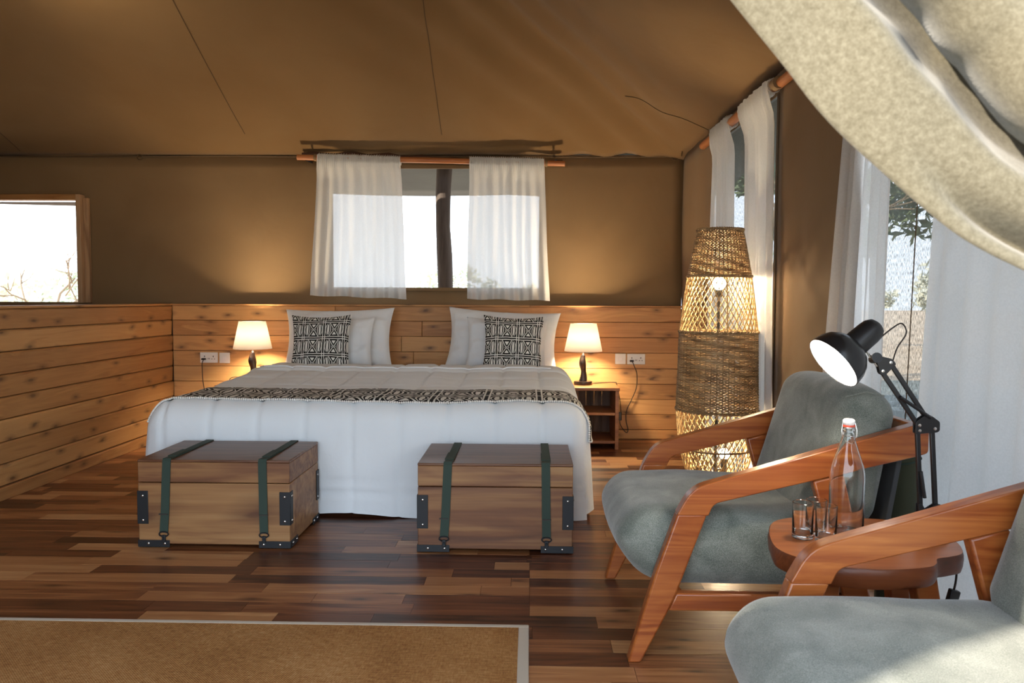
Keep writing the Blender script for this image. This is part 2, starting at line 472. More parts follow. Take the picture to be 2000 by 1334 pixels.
# ------------------------------------------------------------------ floor
def build_floor():
    fl = thing('floor', (0, 3.5, -.05), '', '', kind='structure')
    b = B().box((-6.4, .7, -.1), (1.6, 6.5, -.012)); obj('subfloor', b, M['dark_board'], fl)
    far = B(); fr = []
    pitch = .0935; y = .74
    r = random.Random(3)
    while y < 6.34:
        near = 2.15 < y < 4.0
        x = -6.3 if not near else -6.3
        x -= r.random()*.5
        while x < 1.55:
            L = r.uniform(.34, .85); x2 = min(x+L, 1.56)
            if x < .005 < x2 and y > 2.62: x2 = .005
            if x2 - x < .02: x2 = x+.02
            lo, hi = (max(x, -6.35)+.0006, y+.0006, -.0125), (x2-.0006, y+pitch-.0006, r.uniform(-.0006, .0004))
            if x2 > -6.3:
                vis = near and x2 > -3.1
                vis = vis or (4.0 <= y < 4.5 and -3.0 < x and x2 < -1.7)
                if vis: obj('floor_plank', B().box(lo, hi), M['floor_wood'], fl, fix=False)
                else:
                    far.box(lo, hi); fr += [r.random()]*6
            x = x2
        y += pitch
    o = obj('distant_floor_planks', far, M['floor_wood'], fl, rnd=fr, fix=False); o['kind'] = 'stuff'
build_floor()

# ------------------------------------------------------------------ canvas walls, ceiling
def breaks(lo, hi, step, cuts):
    pts = sorted(set([lo, hi] + [c for c in cuts if lo < c < hi])); out = []
    for a, c in zip(pts, pts[1:]):
        n = max(1, round((c-a)/step)); out += [a+(c-a)*k/n for k in range(n)]
    return out+[hi]
def sheet(us, vs, fn, holes):
    b = B(); nu = len(us)
    b.v = [V(fn(u, v)) for v in vs for u in us]
    for j in range(len(vs)-1):
        for i in range(nu-1):
            cu, cv = (us[i]+us[i+1])/2, (vs[j]+vs[j+1])/2
            if any(h[0] < cu < h[1] and h[2] < cv < h[3] for h in holes): continue
            a = j*nu+i; b.f.append((a, a+1, a+nu+1, a+nu))
    return b
WIN1 = (-5.6, -3.735, 1.093, 1.935)
WIN2 = (-1.63, .072, 1.226, 2.2)
def build_walls():
    wb = thing('wall_back', (-.8, YB, 0), '', '', kind='structure')
    us = breaks(-6.3, 1.245, .09, [WIN1[0], WIN1[1], WIN2[0], WIN2[1]]); vs = breaks(0, EAVE, .09, [WIN1[2], WIN1[3], WIN2[2], WIN2[3]])
    def f(x, z):
        d = .006*sin(x*5+z*2)*sin(z*3.1)
        for cx, cz in ((-3.23, 2.31), (1.2, 2.31)):          # tension creases below the tie loops
            a = x-cx; dd = cz-z
            if 0 < dd < 1: d += .012*sin((a+dd*.35)*38)*exp(-abs(a)*5)*exp(-dd*3)
        return (x, YB+d, z)
    obj('canvas_panel', sheet(us, vs, f, [WIN1, WIN2]), M['canvas'], wb, smooth=180, solid=.006, label='olive brown canvas panel')
    obj('eave_seam', B().tube([(x, YB-.006, EAVE-.012-.004*sin(x*3)) for x in [-6.2+.2*i for i in range(38)]], .006, 6), M['seam'], wb, smooth=60)
    def loop(x, y, z):
        obj('tie_loop', B().tube([(x+.022*cos(t), y, z+.02*sin(t)) for t in [k*pi/8 for k in range(16)]], .0035, 5, closed=True), M['seam'], wb, smooth=60)
    loop(-3.23, YB-.014, 2.292); loop(1.17, YB-.012, 2.29)
    # planking of the back wall
    zs = [.075, .198, .322, .447, .573, .7, .826, .951, 1.071]
    r = random.Random(11)
    cuts = {7: [-1.59], 6: [-.88], 5: [-1.05, .2], 4: [-.95], 3: [-2.1, -.6], 2: [.1], 1: [-1.2], 0: [-.4]}
    for i in range(8):
        xs = [XL+.012] + cuts[i] + [1.225]
        for a, c in zip(xs, xs[1:]):
            p = r.uniform(0, .003)
            obj('wall_plank', B().box((a+.0015, YP-p, zs[i]+.0014), (c-.0015, YP+.02, zs[i+1]-.0014)), M['pine_x'], wb, bevel=.003)
    obj('wall_framing', B().box((XL, YP+.02, 0), (1.235, YB-.03, 1.06)), M['dark_board'], wb)
    for lx in ((XL-.13, 1.235),):
        t1 = B()
        t1.box((lx[0], YP-.016, 1.071), (.0, YB-.012, WT)); obj('trim_1', t1, M['pine_x'], bevel=.003, kind='structure')
        obj('trim_2', B().box((.002, YP-.015, 1.071), (lx[1], YB-.012, WT)), M['pine_x'], bevel=.003, kind='structure')
    obj('baseboard_back', B().box((XL+.02, YP-.012, 0), (1.225, YP+.02, .072)), M['pine_x'], bevel=.003, kind='structure')
    # left half-height planked partition
    wl = thing('wall_left', (XL, 4.6, 0), '', '', kind='structure')
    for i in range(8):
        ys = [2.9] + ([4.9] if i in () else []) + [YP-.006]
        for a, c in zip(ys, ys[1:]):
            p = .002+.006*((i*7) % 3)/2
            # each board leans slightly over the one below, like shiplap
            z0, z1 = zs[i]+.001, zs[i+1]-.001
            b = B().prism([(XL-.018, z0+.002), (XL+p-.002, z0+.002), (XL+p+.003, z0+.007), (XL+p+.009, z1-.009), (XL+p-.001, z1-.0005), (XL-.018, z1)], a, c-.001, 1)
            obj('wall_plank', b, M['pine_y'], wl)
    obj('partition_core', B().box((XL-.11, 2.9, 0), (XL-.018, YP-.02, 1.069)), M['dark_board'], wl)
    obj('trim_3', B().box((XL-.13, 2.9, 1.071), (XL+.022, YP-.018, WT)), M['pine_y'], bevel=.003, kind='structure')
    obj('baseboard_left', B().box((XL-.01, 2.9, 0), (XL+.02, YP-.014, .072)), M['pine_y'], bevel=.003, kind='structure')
    # right canvas wall with a window and a door in it
    wr = thing('wall_right', (1.25, 3.6, 0), '', '', kind='structure')
    ys = breaks(.86, YB, .09, [1.05, 3.16, 4.05, 5.34]); vz = breaks(0, EAVE, .09, [.03, 2.16, 2.2])
    def g(y, z): return (wx(y)+.006*sin(y*6+z)*sin(z*2.7)+.004*sin(y*17), y, z)
    obj('canvas_panel', sheet(ys, vz, g, [(4.05, 5.34, .03, 2.2), (1.05, 3.16, .03, 2.2)]), M['canvas'], wr, smooth=180, solid=.006, label='olive brown canvas panel')
    for i in range(8):
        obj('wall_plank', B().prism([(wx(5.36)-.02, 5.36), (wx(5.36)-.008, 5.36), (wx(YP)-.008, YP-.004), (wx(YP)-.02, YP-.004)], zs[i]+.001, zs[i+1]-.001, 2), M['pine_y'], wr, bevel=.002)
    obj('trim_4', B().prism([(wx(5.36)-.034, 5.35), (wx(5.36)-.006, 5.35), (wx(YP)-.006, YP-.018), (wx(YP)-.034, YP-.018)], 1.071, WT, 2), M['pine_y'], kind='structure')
    obj('tie_loop', B().tube([(1.2, 6.2+.02*cos(t), 2.292+.018*sin(t)) for t in [k*pi/8 for k in range(16)]], .0035, 5, closed=True), M['seam'], wr, smooth=60)
    # far left canvas wall closing the wash room beyond the partition, and the front wall beside the entrance
    obj('wall_left_outer', sheet(breaks(.86, YB, .3, []), breaks(0, EAVE, .3, []), lambda y, z: (-6.3, y, z), []), M['canvas'], solid=.006, kind='structure')
    obj('wall_front', sheet(breaks(-6.3, -2.3, .3, []), breaks(0, EAVE, .3, []), lambda x, z: (x, .86, z), []), M['canvas'], solid=.006, kind='structure')
build_walls()

def roof_z(x, y):
    ds = [YB-y, wx(y)-x, x+6.3, y-.86]
    k = 9.
    m = -math.log(sum(exp(-k*max(d, -.2)) for d in ds))/k
    m = min(m + .0, min(ds))
    return EAVE+.5*m
def build_ceiling():
    ce = thing('ceiling', (-2.5, 3.6, EAVE), '', '', kind='structure')
    xs = [i/60 for i in range(61)]
    def f(u, v):
        y = lerp(.86, YB, v); x = lerp(-6.3, wx(y), u)
        z = roof_z(x, y)
        a = wx(y)-x; bq = YB-y
        w = sst(0., .5, min(a, bq, y-.86, x+6.3))
        fold = sin((a-bq)*15+2*sin(a*1.3))*.024*exp(-((a-bq-.1)/.9)**2)*sst(.05, .5, a)
        sag = -.035*w*(.5+.5*sin(x*2.1+.4)*sin(y*1.7)) + .01*sin(x*6.3+y*2.2)*w
        return (x, y, z+sag+fold)
    o = obj('canvas_panel', B().grid(f, 130, 110), M['canvas_roof'], ce, smooth=180, solid=.006, label='brown canvas roof lining')
    def seam(p, q):
        pts = []
        for k in range(25):
            x, y = lerp(p[0], q[0], k/24), lerp(p[1], q[1], k/24)
            v = (y-.86)/(YB-.86); u = (x+6.3)/(wx(y)+6.3)
            X, Y, Z = f(u, v); pts.append((X, Y, Z-.006))
        obj('roof_seam', B().tube(pts, .0024, 5), M['seam'], ce, smooth=60)
    for p, q in SEAMS: seam(p, q)
SEAMS = [((-2.26, 6.1), (-2.26, 4.4)), ((-.7, 6.1), (-.68, 4.6)), ((1.235, 5.45), (.66, 5.5)), ((-4.2, 6.3), (-4.2, 4.4))]
build_ceiling()

# ------------------------------------------------------------------ windows and the screened door
def build_windows():
    w = thing('window_1', (-4.6, YB-.02, WIN1[2]), '', '', kind='structure')
    x0, x1, z0, z1 = WIN1
    obj('frame_jamb', B().box((x1-.008, YB-.075, z0-.006), (x1+.03, YB+.03, z1+.045)), M['frame_wood'], w, bevel=.003)
    obj('frame_head', B().box((x0, YB-.07, z1), (x1-.008, YB+.02, z1+.045)), M['pine_x'], w, bevel=.003)
    obj('frame_batten', B().box((x1+.032, YB-.035, z0-.006), (x1+.075, YB-.006, z1+.02)), M['frame_wood'], w, bevel=.003)
    obj('blind_edge', B().prism([(x0, z1-.012), (x1-.01, z1-.012), (x1-.01, z1-.045), (x0+1.2, z1-.03), (x0, z1-.024)], YB-.02, YB-.008, 1), M['white_plastic'], w)
    obj('pane', B().box((x0, YB+.008, z0), (x1-.008, YB+.011, z1)), M['pane'], w)
    w2 = thing('window_2', (-.8, YB, WIN2[2]), '', '', kind='structure')
    x0, x1, z0, z1 = WIN2
    for a, c in (((x0-.03, z0-.028), (x1+.03, z0)), ((x0-.03, z1), (x1+.03, z1+.03)), ((x0-.03, z0), (x0, z1)), ((x1, z0), (x1+.03, z1))):
        obj('hem_strip', B().box((a[0], YB-.012, a[1]), (c[0], YB-.004, c[1])), M['canvas'], w2, bevel=.002)
    w3 = thing('window_3', (1.27, 4.7, 0), '', '', kind='structure')
    b = B().prism([(wx(4.05)-.012, 4.035), (wx(4.05)-.006, 4.035), (wx(4.05)-.006, 4.065), (wx(4.05)-.012, 4.065)], .03, 2.2, 2)
    obj('zip_strip', b, M['seam'], w3)
    obj('screen', sheet(breaks(4.05, 5.34, .2, []), breaks(.03, 2.2, .3, []), lambda y, z: (wx(y)+.02, y, z), []), M['screen'], w3)
    d1 = thing('door_1', (1.4, 2.2, 0), '', '', kind='structure')
    obj('screen', sheet(breaks(1.05, 3.16, .2, []), breaks(.03, 2.2, .3, []), lambda y, z: (wx(y)+.03, y, z), []), M['screen'], d1, label='fine insect screen with vertical threads')
    obj('zip_line', B().tube([(wx(2.9)+.02, 2.92, .03), (wx(2.84)+.02, 2.84, 2.2)], .002, 6), M['seam'], d1)
build_windows()

# ------------------------------------------------------------------ outdoors
def build_outdoors():
    g = B().grid(lambda u, v: (lerp(-90, 90, u), lerp(-40, 120, v), -.42+.25*noise.noise((u*14, v*14, 0))*sst(6, 20, V((lerp(-90, 90, u), lerp(-40, 120, v)-3, 0)).length)), 60, 60)
    obj('ground', g, M['grass'], at=(0, 0, -.4), smooth=180, kind='structure')
    d = thing('deck_side', (3.2, 3, -.1), '', '', kind='structure')
    for i in range(30):
        obj('deck_board', B().box((1.62, .8+i*.36, -.12), (6.6, .8+i*.36+.352, -.06)), M['deck'], d, bevel=.004)
    f = B().grid(lambda u, v: (lerp(-6.6, 1.9, u), lerp(6.375, 7.7, v), 2.345-.165*v-.015*sin(u*9)*v-.03*v*abs(sin(u*12.5))), 40, 6)
    obj('flysheet', f, M['fly'], solid=.01, smooth=180, label='dark grey flysheet eave stretched out beyond the back wall window', cat='flysheet')
    f2 = B().grid(lambda u, v: (lerp(wx(lerp(.8, 6.3, u))+.06, 2.0, v), lerp(.8, 6.3, u), 2.38-.12*v-.015*sin(u*9)*v-.03*v*abs(sin(u*11))), 40, 6)
    obj('flysheet', f2, M['fly'], solid=.01, smooth=180, label='dark grey flysheet eave stretched out along the right side of the tent', cat='flysheet')
    pts = [(-.75+.012*sin(k*1.3), 6.72, -.4+k*.27) for k in range(11)]
    obj('tent_post', B().tube(pts, [.066+.004*sin(k*2.1) for k in range(11)], 12), M['post'], smooth=60, label='dark round timber post standing outside the back window', cat='post')
    r = random.Random(5)
    def foliage(name, c, rad, n, mat, parent):
        b = B(); rr = random.Random(int(c[0]*31+c[1]*7))
        blobs = [(V(c)+V((rr.gauss(0, .5)*rad[0], rr.gauss(0, .5)*rad[1], rr.gauss(0, .42)*rad[2])), rr.uniform(.16, .34)*rad[0]) for _ in range(14)]
        for _ in range(n):
            p, s = rr.choice(blobs)
            d = V((rr.gauss(0, 1), rr.gauss(0, 1), rr.gauss(0, 1))).normalized()*s*rr.random()**.4
            q = p+d; a = V((rr.gauss(0, 1), rr.gauss(0, 1), rr.gauss(0, 1))).normalized(); e = a.orthogonal().normalized()
            L = rr.uniform(.06, .13)*rad[0]/1.2
            b.add([q-a*L, q+e*L*.4, q+a*L, q-e*L*.4], [(0, 1, 2, 3)])
        o = obj(name, b, mat, parent, fix=False); o['kind'] = 'stuff'
    def tree(name, x, y, h, w, label, mat, bare=False, n=900):
        t = thing(name, (x, y, -.42), label, 'tree' if h > 2 else 'bush')
        rr = random.Random(int(x*13+y))
        def branch(p, d, L, rd, lv, b):
            q = p+d*L; mid = p+d*L*.5+V((rr.gauss(0, .05), 0, rr.gauss(0, .04)))*L
            b.tube([p, mid, q], [rd, rd*.8, rd*.55], 5)
            if lv > 0:
                for _ in range(3 if lv > 1 else 4):
                    nd = (d+V((rr.gauss(0, .5), rr.gauss(0, .5), rr.gauss(.1, .35)))).normalized()
                    branch(p+(q-p)*rr.uniform(.55, 1), nd, L*rr.uniform(.5, .75), rd*.55, lv-1, b)
        b = B(); branch(V((x, y, -.42)), V((.12, 0, 1)).normalized(), h*.42, .035*h/2.2, 3, b)
        if bare: branch(V((x+.35, y, -.42)), V((.3, 0, 1)).normalized(), h*.36, .03*h/2.2, 3, b)
        obj('trunk', b, M['twig'], t, smooth=60)
        if not bare: foliage('foliage', (x, y, -.42+h*.66), (w, w, h*.36), n, mat, t)
    tree('bare_tree', -8.95, 14, 3.0, 1, 'small bare tree with two forked stems seen through the left window', M['leaf_b_haze'], True)
    tree('bush', -14.6, 22, 2.3, 2.4, 'green bush paled for haze at the left edge of the left window view', M['leaf_a_haze'])
    tree('bush', -10.2, 19, 2.2, 1.7, 'green bush paled for haze behind the bare tree in the left window', M['leaf_b_haze'])
    tree('bush', -2.4, 21, 2.6, 1.2, 'round bush beyond the back window left of the post', M['leaf_a_haze'])
    tree('bush', -.35, 23, 1.8, 1.6, 'low scrub beyond the back window right of the post', M['leaf_b_haze'])
    tree('acacia_tree', 9.2, 18, 6.5, 2.3, 'green thorn tree seen through the screened door', M['leaf_dark'], n=2200)
    tree('acacia_tree', 3.95, 14.2, 6.2, 1.3, 'dark thorn tree added to darken the gap between the two curtains behind the woven lamp', M['leaf_dark'], n=3500)  # put in so the curtain gap reads dark
    tree('bush', 13.2, 25, 2.6, 2.0, 'bush paled for haze, seen low through the screened door', M['leaf_b_haze'])
    s = thing('shed', (-2.6, 16, -.42), 'low pale shed with flat roof beyond the back window', 'shed')
    obj('wall', B().box((-4.4, 15.4, -.42), (-1.75, 17, .98)), M['shed_wall'], s); obj('roof', B().box((-4.6, 15.2, .98), (-1.6, 17.2, 1.1)), M['porcelain'], s, bevel=.02)
    # unseen canvas panel added left of the entrance to block the sun
    a = B().grid(lambda u, v: (lerp(-6.5, -2.32, u), -.5+.02*sin(u*22), lerp(0, 2.8, v)), 30, 8)
    obj('wall_sun_block', a, M['canvas'], solid=.01, smooth=180, kind='structure')
    a = B().grid(lambda u, v: (lerp(-6.5, lerp(-2.32, -.23, v), u), lerp(-.52, .8, v), 2.82+.02*sin(u*18)), 30, 4)  # extra sheet, out of view, shaped so sun misses floor and curtain
    obj('sun_blocker', a, M['canvas'], solid=.01, smooth=180, label='unseen canvas awning outside above the left of the tent entrance', cat='sun_blocker')
    obj('porch_floor', B().box((-6.4, -3.2, -.14), (1.6, .69, -.014)), M['deck'], kind='structure')
build_outdoors()

# ------------------------------------------------------------------ curtains
def curtain(name, top, bot, nfold, amp, mat, label, group, normal, header=.055, seed=0, flare=1.4, gather=1.):
    """top, bot: end points of the upper and lower edges; cloth waves along normal"""
    t0, t1 = V(top[0]), V(top[1]); b0, b1 = V(bot[0]), V(bot[1]); nn = V(normal)
    rr = random.Random(seed); ph = [rr.uniform(0, 6.28) for _ in range(6)]
    def f(u, v):
        p = (t0.lerp(t1, u)).lerp(b0.lerp(b1, u), v)
        H = (t0-b0).length
        w = sin(u*2*pi*nfold+ph[0]+.6*sin(u*9+ph[1]))*.6+.4*sin(u*2*pi*nfold*.53+ph[2]+v*.8)
        a = amp*lerp(.55, flare, v)*w
        hd = v*H
        nearw = 1-sst(header, .2, hd)
        if hd < header*1.6: a = a*.4+.006*sin(u*2*pi*nfold*5+ph[3])
        a += .004*sin(u*40+v*5)
        dz = .006*sin(u*2*pi*nfold*5+ph[4])*(1 if hd < .012 else 0) + .004*sin(u*14+ph[5])*v
        sx = .004*sin(v*7+ph[1])*v
        return p+nn*(a-.031*nearw*gather)+V((sx*(1-abs(nn.x)), sx*abs(nn.x), dz))
    o = obj(name, B().grid(f, 110, 40), mat, smooth=180, fix=False, label=label, cat='curtain', group=group)
    # header sleeve and hem as doubled cloth
    def sl(u, v):
        q = f(u, 0)+nn*.031*gather; a = v*2*pi
        H = header
        return V((q.x, q.y, q.z-H*.5))+nn*(.031*cos(a)+.003*sin(u*2*pi*nfold*5+ph[3]))+V((0, 0, (H*.5+.008+.006*sin(u*2*pi*nfold*5+ph[4]))*sin(a)))
    obj('header', B().grid(sl, 110, 10), mat, o, smooth=180, fix=False)
    def hem(u, v): return f(u, lerp(.955, 1.0, v))+nn*(-.002)
    obj('hem', B().grid(hem, 110, 2), mat, o, smooth=180, fix=False)
    return o
def build_curtains():
    g = 'sheer white window curtains'
    yc = 6.19
    curtain('curtain', ((-1.705, yc, 2.282), (-1.04, yc, 2.262)), ((-1.785, yc+.03, 1.157), (-1.005, yc+.03, 1.131)), 8, .022, M['sheer'],
            'left sheer white curtain on the pole above the bed', g, (0, 1, 0), seed=1)
    curtain('curtain', ((-.487, yc, 2.26), (.106, yc, 2.247)), ((-.513, yc+.03, 1.134), (.158, yc+.03, 1.122)), 8, .022, M['sheer'],
            'right sheer white curtain on the pole above the bed', g, (0, 1, 0), seed=4)
    p = thing('curtain_pole', (-.8, yc, 2.23), 'smooth orange wooden curtain pole above the bed window', 'pole')
    obj('pole', B().tube([(-1.872, yc, 2.262), (-.8, yc, 2.238), (.272, yc, 2.212)], .022, 14), M['pole_wood'], p, smooth=50)
    obj('cloth_tie', B().tube([(-1.735, yc, 2.259), (-1.715, yc, 2.258)], .028, 12), M['canvas'], p, smooth=50)
    obj('cloth_tie', B().tube([(.115, yc, 2.216), (.135, yc, 2.215)], .028, 12), M['canvas'], p, smooth=50)
    for x in (-1.8, .2): obj('bracket', B().tube([(x, yc, 2.24), (x, YB-.01, 2.25)], .008, 8), M['iron'], p)
    pts = [(-1.86+k*.0883, 6.29+.004*sin(k*2), 2.295-.0016*k+.012*sin(k*.25+.3)+.006*sin(k*1.9)-.02*(k/24)**2) for k in range(25)]
    obj('branch_pole', B().tube(pts, [.02+.005*sin(k*1.7)+.003*sin(k*4.1) for k in range(25)], 9), M['branch'], smooth=60, label='rough dark branch fixed along the wall just above the curtain pole', cat='branch')
    # right wall
    o = .045
    def R(y, z): return (wx(y)-o, y, z)
    curtain('curtain', (R(5.2, 2.253), R(4.79, 2.253)), (R(5.22, .06), R(4.72, .06)), 5, .03, M['sheer_dense'], 'narrow white curtain in the far right corner behind the woven lamp', g, (1, 0, 0), seed=7)
    curtain('curtain', (R(4.55, 2.255), R(4.02, 2.26)), (R(4.36, .06), R(3.92, .06)), 5, .026, M['sheer_dense'], 'long white curtain hanging beside the woven lamp, nearer of the far right pair', g, (1, 0, 0), seed=9)
    q = thing('curtain_pole', R(4.5, 2.23), 'orange wooden curtain pole along the top of the right wall', 'pole')
    obj('pole', B().tube([R(5.52, 2.22), R(4.6, 2.225), R(3.3, 2.235), R(2.3, 2.24)], .026, 14), M['pole_wood_y'], q, smooth=50)
    obj('cloth_tie', B().tube([R(4.0, 2.23), R(3.95, 2.23)], .032, 12), M['canvas'], q, smooth=50)
    for y in (5.45, 3.8, 2.4): obj('bracket', B().tube([R(y, 2.23), (wx(y)-.006, y, 2.24)], .008, 8), M['iron'], q)
    def D(y, z): return (wx(y)-.026, y, z)
    curtain('curtain', (D(3.24, 2.19), D(2.945, 2.19)), (D(3.46, .03), D(2.965, .03)), 6, .024, M['sheer_door'], 'long white curtain left of the screened door behind the desk lamp', g, (1, 0, 0), seed=12)
    curtain('curtain', (D(2.655, 2.19), D(.95, 2.19)), (D(2.78, .03), D(.95, .03)), 12, .022, M['sheer_door'], 'wide white curtain right of the screened door behind the near armchair', g, (1, 0, 0), seed=15)
build_curtains()

def build_drape():
    E = [(-.42, 2.2), (-.2, 1.95), (0., 1.718), (.12, 1.578), (.221, 1.461), (.277, 1.396), (.311, 1.353), (.345, 1.317), (.39, 1.276), (.441, 1.232), (.48, 1.204), (.536, 1.176), (.62, 1.142), (.72, 1.118), (.86, 1.1), (1.05, 1.1), (1.25, 1.13), (1.4, 1.17)]
    P = catmull([(x, 0, z) for x, z in E], 6); n = len(P)-1
    L = [0]
    for a, c in zip(P, P[1:]): L.append(L[-1]+(c-a).length)
    def at(s):
        d = s*L[-1]
        for i in range(n):
            if d <= L[i+1]: return P[i].lerp(P[i+1], (d-L[i])/(L[i+1]-L[i]))
        return P[-1]
    def cloth(ts, ys):
        prof = catmull([(t, y, 0) for t, y in zip(ts, ys)], 6)
        pt = [p.x for p in prof]; py = [p.y for p in prof]
        def f(s, w):
            t = lerp(ts[0], ts[-1], w)
            p = at(s); x = p.x
            dx = [-.42, .22, .31, .39, .48, .54, .8, 1.2, 1.4]
            D = V((interp(x, dx, [1.6, .92, .63, .38, .2, .12, .08, .02, .0]), 0, interp(x, dx, [0, .0, .38, .61, .62, .62, .5, .2, .08])))
            q = p+D*t
            low = sst(.38, .55, x)*exp(-((t-.045)/.02)**2)*.04      # a tuck opens near the lower edge
            k = interp(x, [-.42, .2, .86, 1.4], [.8, 1., .8, .3])
            return V((q.x, .85+interp(t, pt, py)*k+low+.003*sin(s*30+t*25), q.z))
        return f
    under = cloth([0, .02, .05, .09, .12, .145, .17, .19, .22, .26, .34, .45], [.012, .004, -.004, -.014, -.018, .004, .03, .05, .066, .075, .08, .085])
    over = cloth([.186, .19, .205, .25, .34, .44, .52, .62, .7, .8, .9, 1.], [.0, -.03, -.055, -.07, -.045, .0, -.05, .02, -.03, .03, -.03, .02])
    dr = B().grid(under, 120, 70).grid(over, 120, 110)
    ed = obj('entrance_drape', dr, M['burlap'], solid=.004, smooth=180, at=(.86, .85, 1.1), label='heavy beige burlap drape swept aside across the upper right foreground', cat='drape')
    obj('tie_back', B().tube([(1.33, .85+.045*cos(a), 1.19+.075*sin(a)) for a in [k*pi/10 for k in range(20)]], .012, 8, closed=True).tube([(1.335, .895, 1.2), (1.455, .9, 1.22)], .008, 8), M['burlap'], ed, smooth=60)
    obj('entrance_pole', B().tube([(-2.4, .86, 2.27), (1.44, .86, 2.27)], .03, 12), M['pole_wood'], smooth=50, label='wooden pole over the tent entrance carrying the burlap drape', cat='pole')
build_drape()

# ------------------------------------------------------------------ bed
BX0, BX1, BY0, BY1, BT = -2.02, .315, 3.905, 5.54, .6
def bed_surf(p, off=0., quilt=1.):
    """a point of the box round the bed -> the soft duvet surface, with its normal"""
    lo = V((BX0, BY0, -.5)); hi = V((BX1, BY1+.4, BT)); r = .15
    q = V((min(max(p[0], lo.x+r), hi.x-r), min(max(p[1], lo.y+.13), 99), min(p[2], hi.z-r)))
    d = V(p)-q
    d.y *= r/.13 if d.y < 0 else 0
    if d.length < 1e-6: nrm = V((0, 0, 1))
    else: nrm = d.normalized()
    s = q+V((nrm.x*r, nrm.y*.13, nrm.z*r))
    x, y, z = s
    top = sst(.45, .9, nrm.z)
    front = sst(.5, .95, -nrm.y); side = sst(.5, .95, abs(nrm.x))
    def gr(c, pitch, o): # groove between quilted squares
        e = abs(((c-o)/pitch+.5) % 1-.5)*pitch
        return exp(-(e/.013)**2)
    d0 = 0
    d0 -= .012*quilt*(max(gr(x, .247, -1.91), gr(y, .27, 4.06)*top) if nrm.z > .4 else gr(x, .247, -1.91))*(1-side)
    d0 += .008*noise.noise((x*3, y*3, z*3))+.005*noise.noise((x*9, y*9, z*5))
    if front > 0:
        d0 -= front*.012*exp(-((z-.125)/.012)**2)+front*.008*exp(-((z-.19)/.01)**2)
        d0 += front*.006*sin(x*7)*(1-z/.6)
    if side > 0: d0 += side*(.014*sin(y*9)*(1-z/.7)+.03*(1-z/.6)*sst(4.5, 3.95, y))
    corner = min(front+abs(nrm.x), 1)*sst(.3, .7, abs(nrm.x)*abs(nrm.y)*2)
    d0 += corner*.03*(1-max(z, 0)/.6)
    s = s+nrm*(d0+off)
    s.z += .06*sst(4.3, 5.4, y)*(1 if nrm.z > .3 else max(z, 0)/.6)
    if z > .3: s.z += .012*exp(-((y-5.22)/.05)**2)*top-.012*exp(-((y-5.14)/.02)**2)*top
    k = 1-.028*sst(4.0, 5.6, y)
    s.x = -.83+(s.x+.83)*k-.0*y
    s.x += .02*sst(4, 5.6, y)
    return s
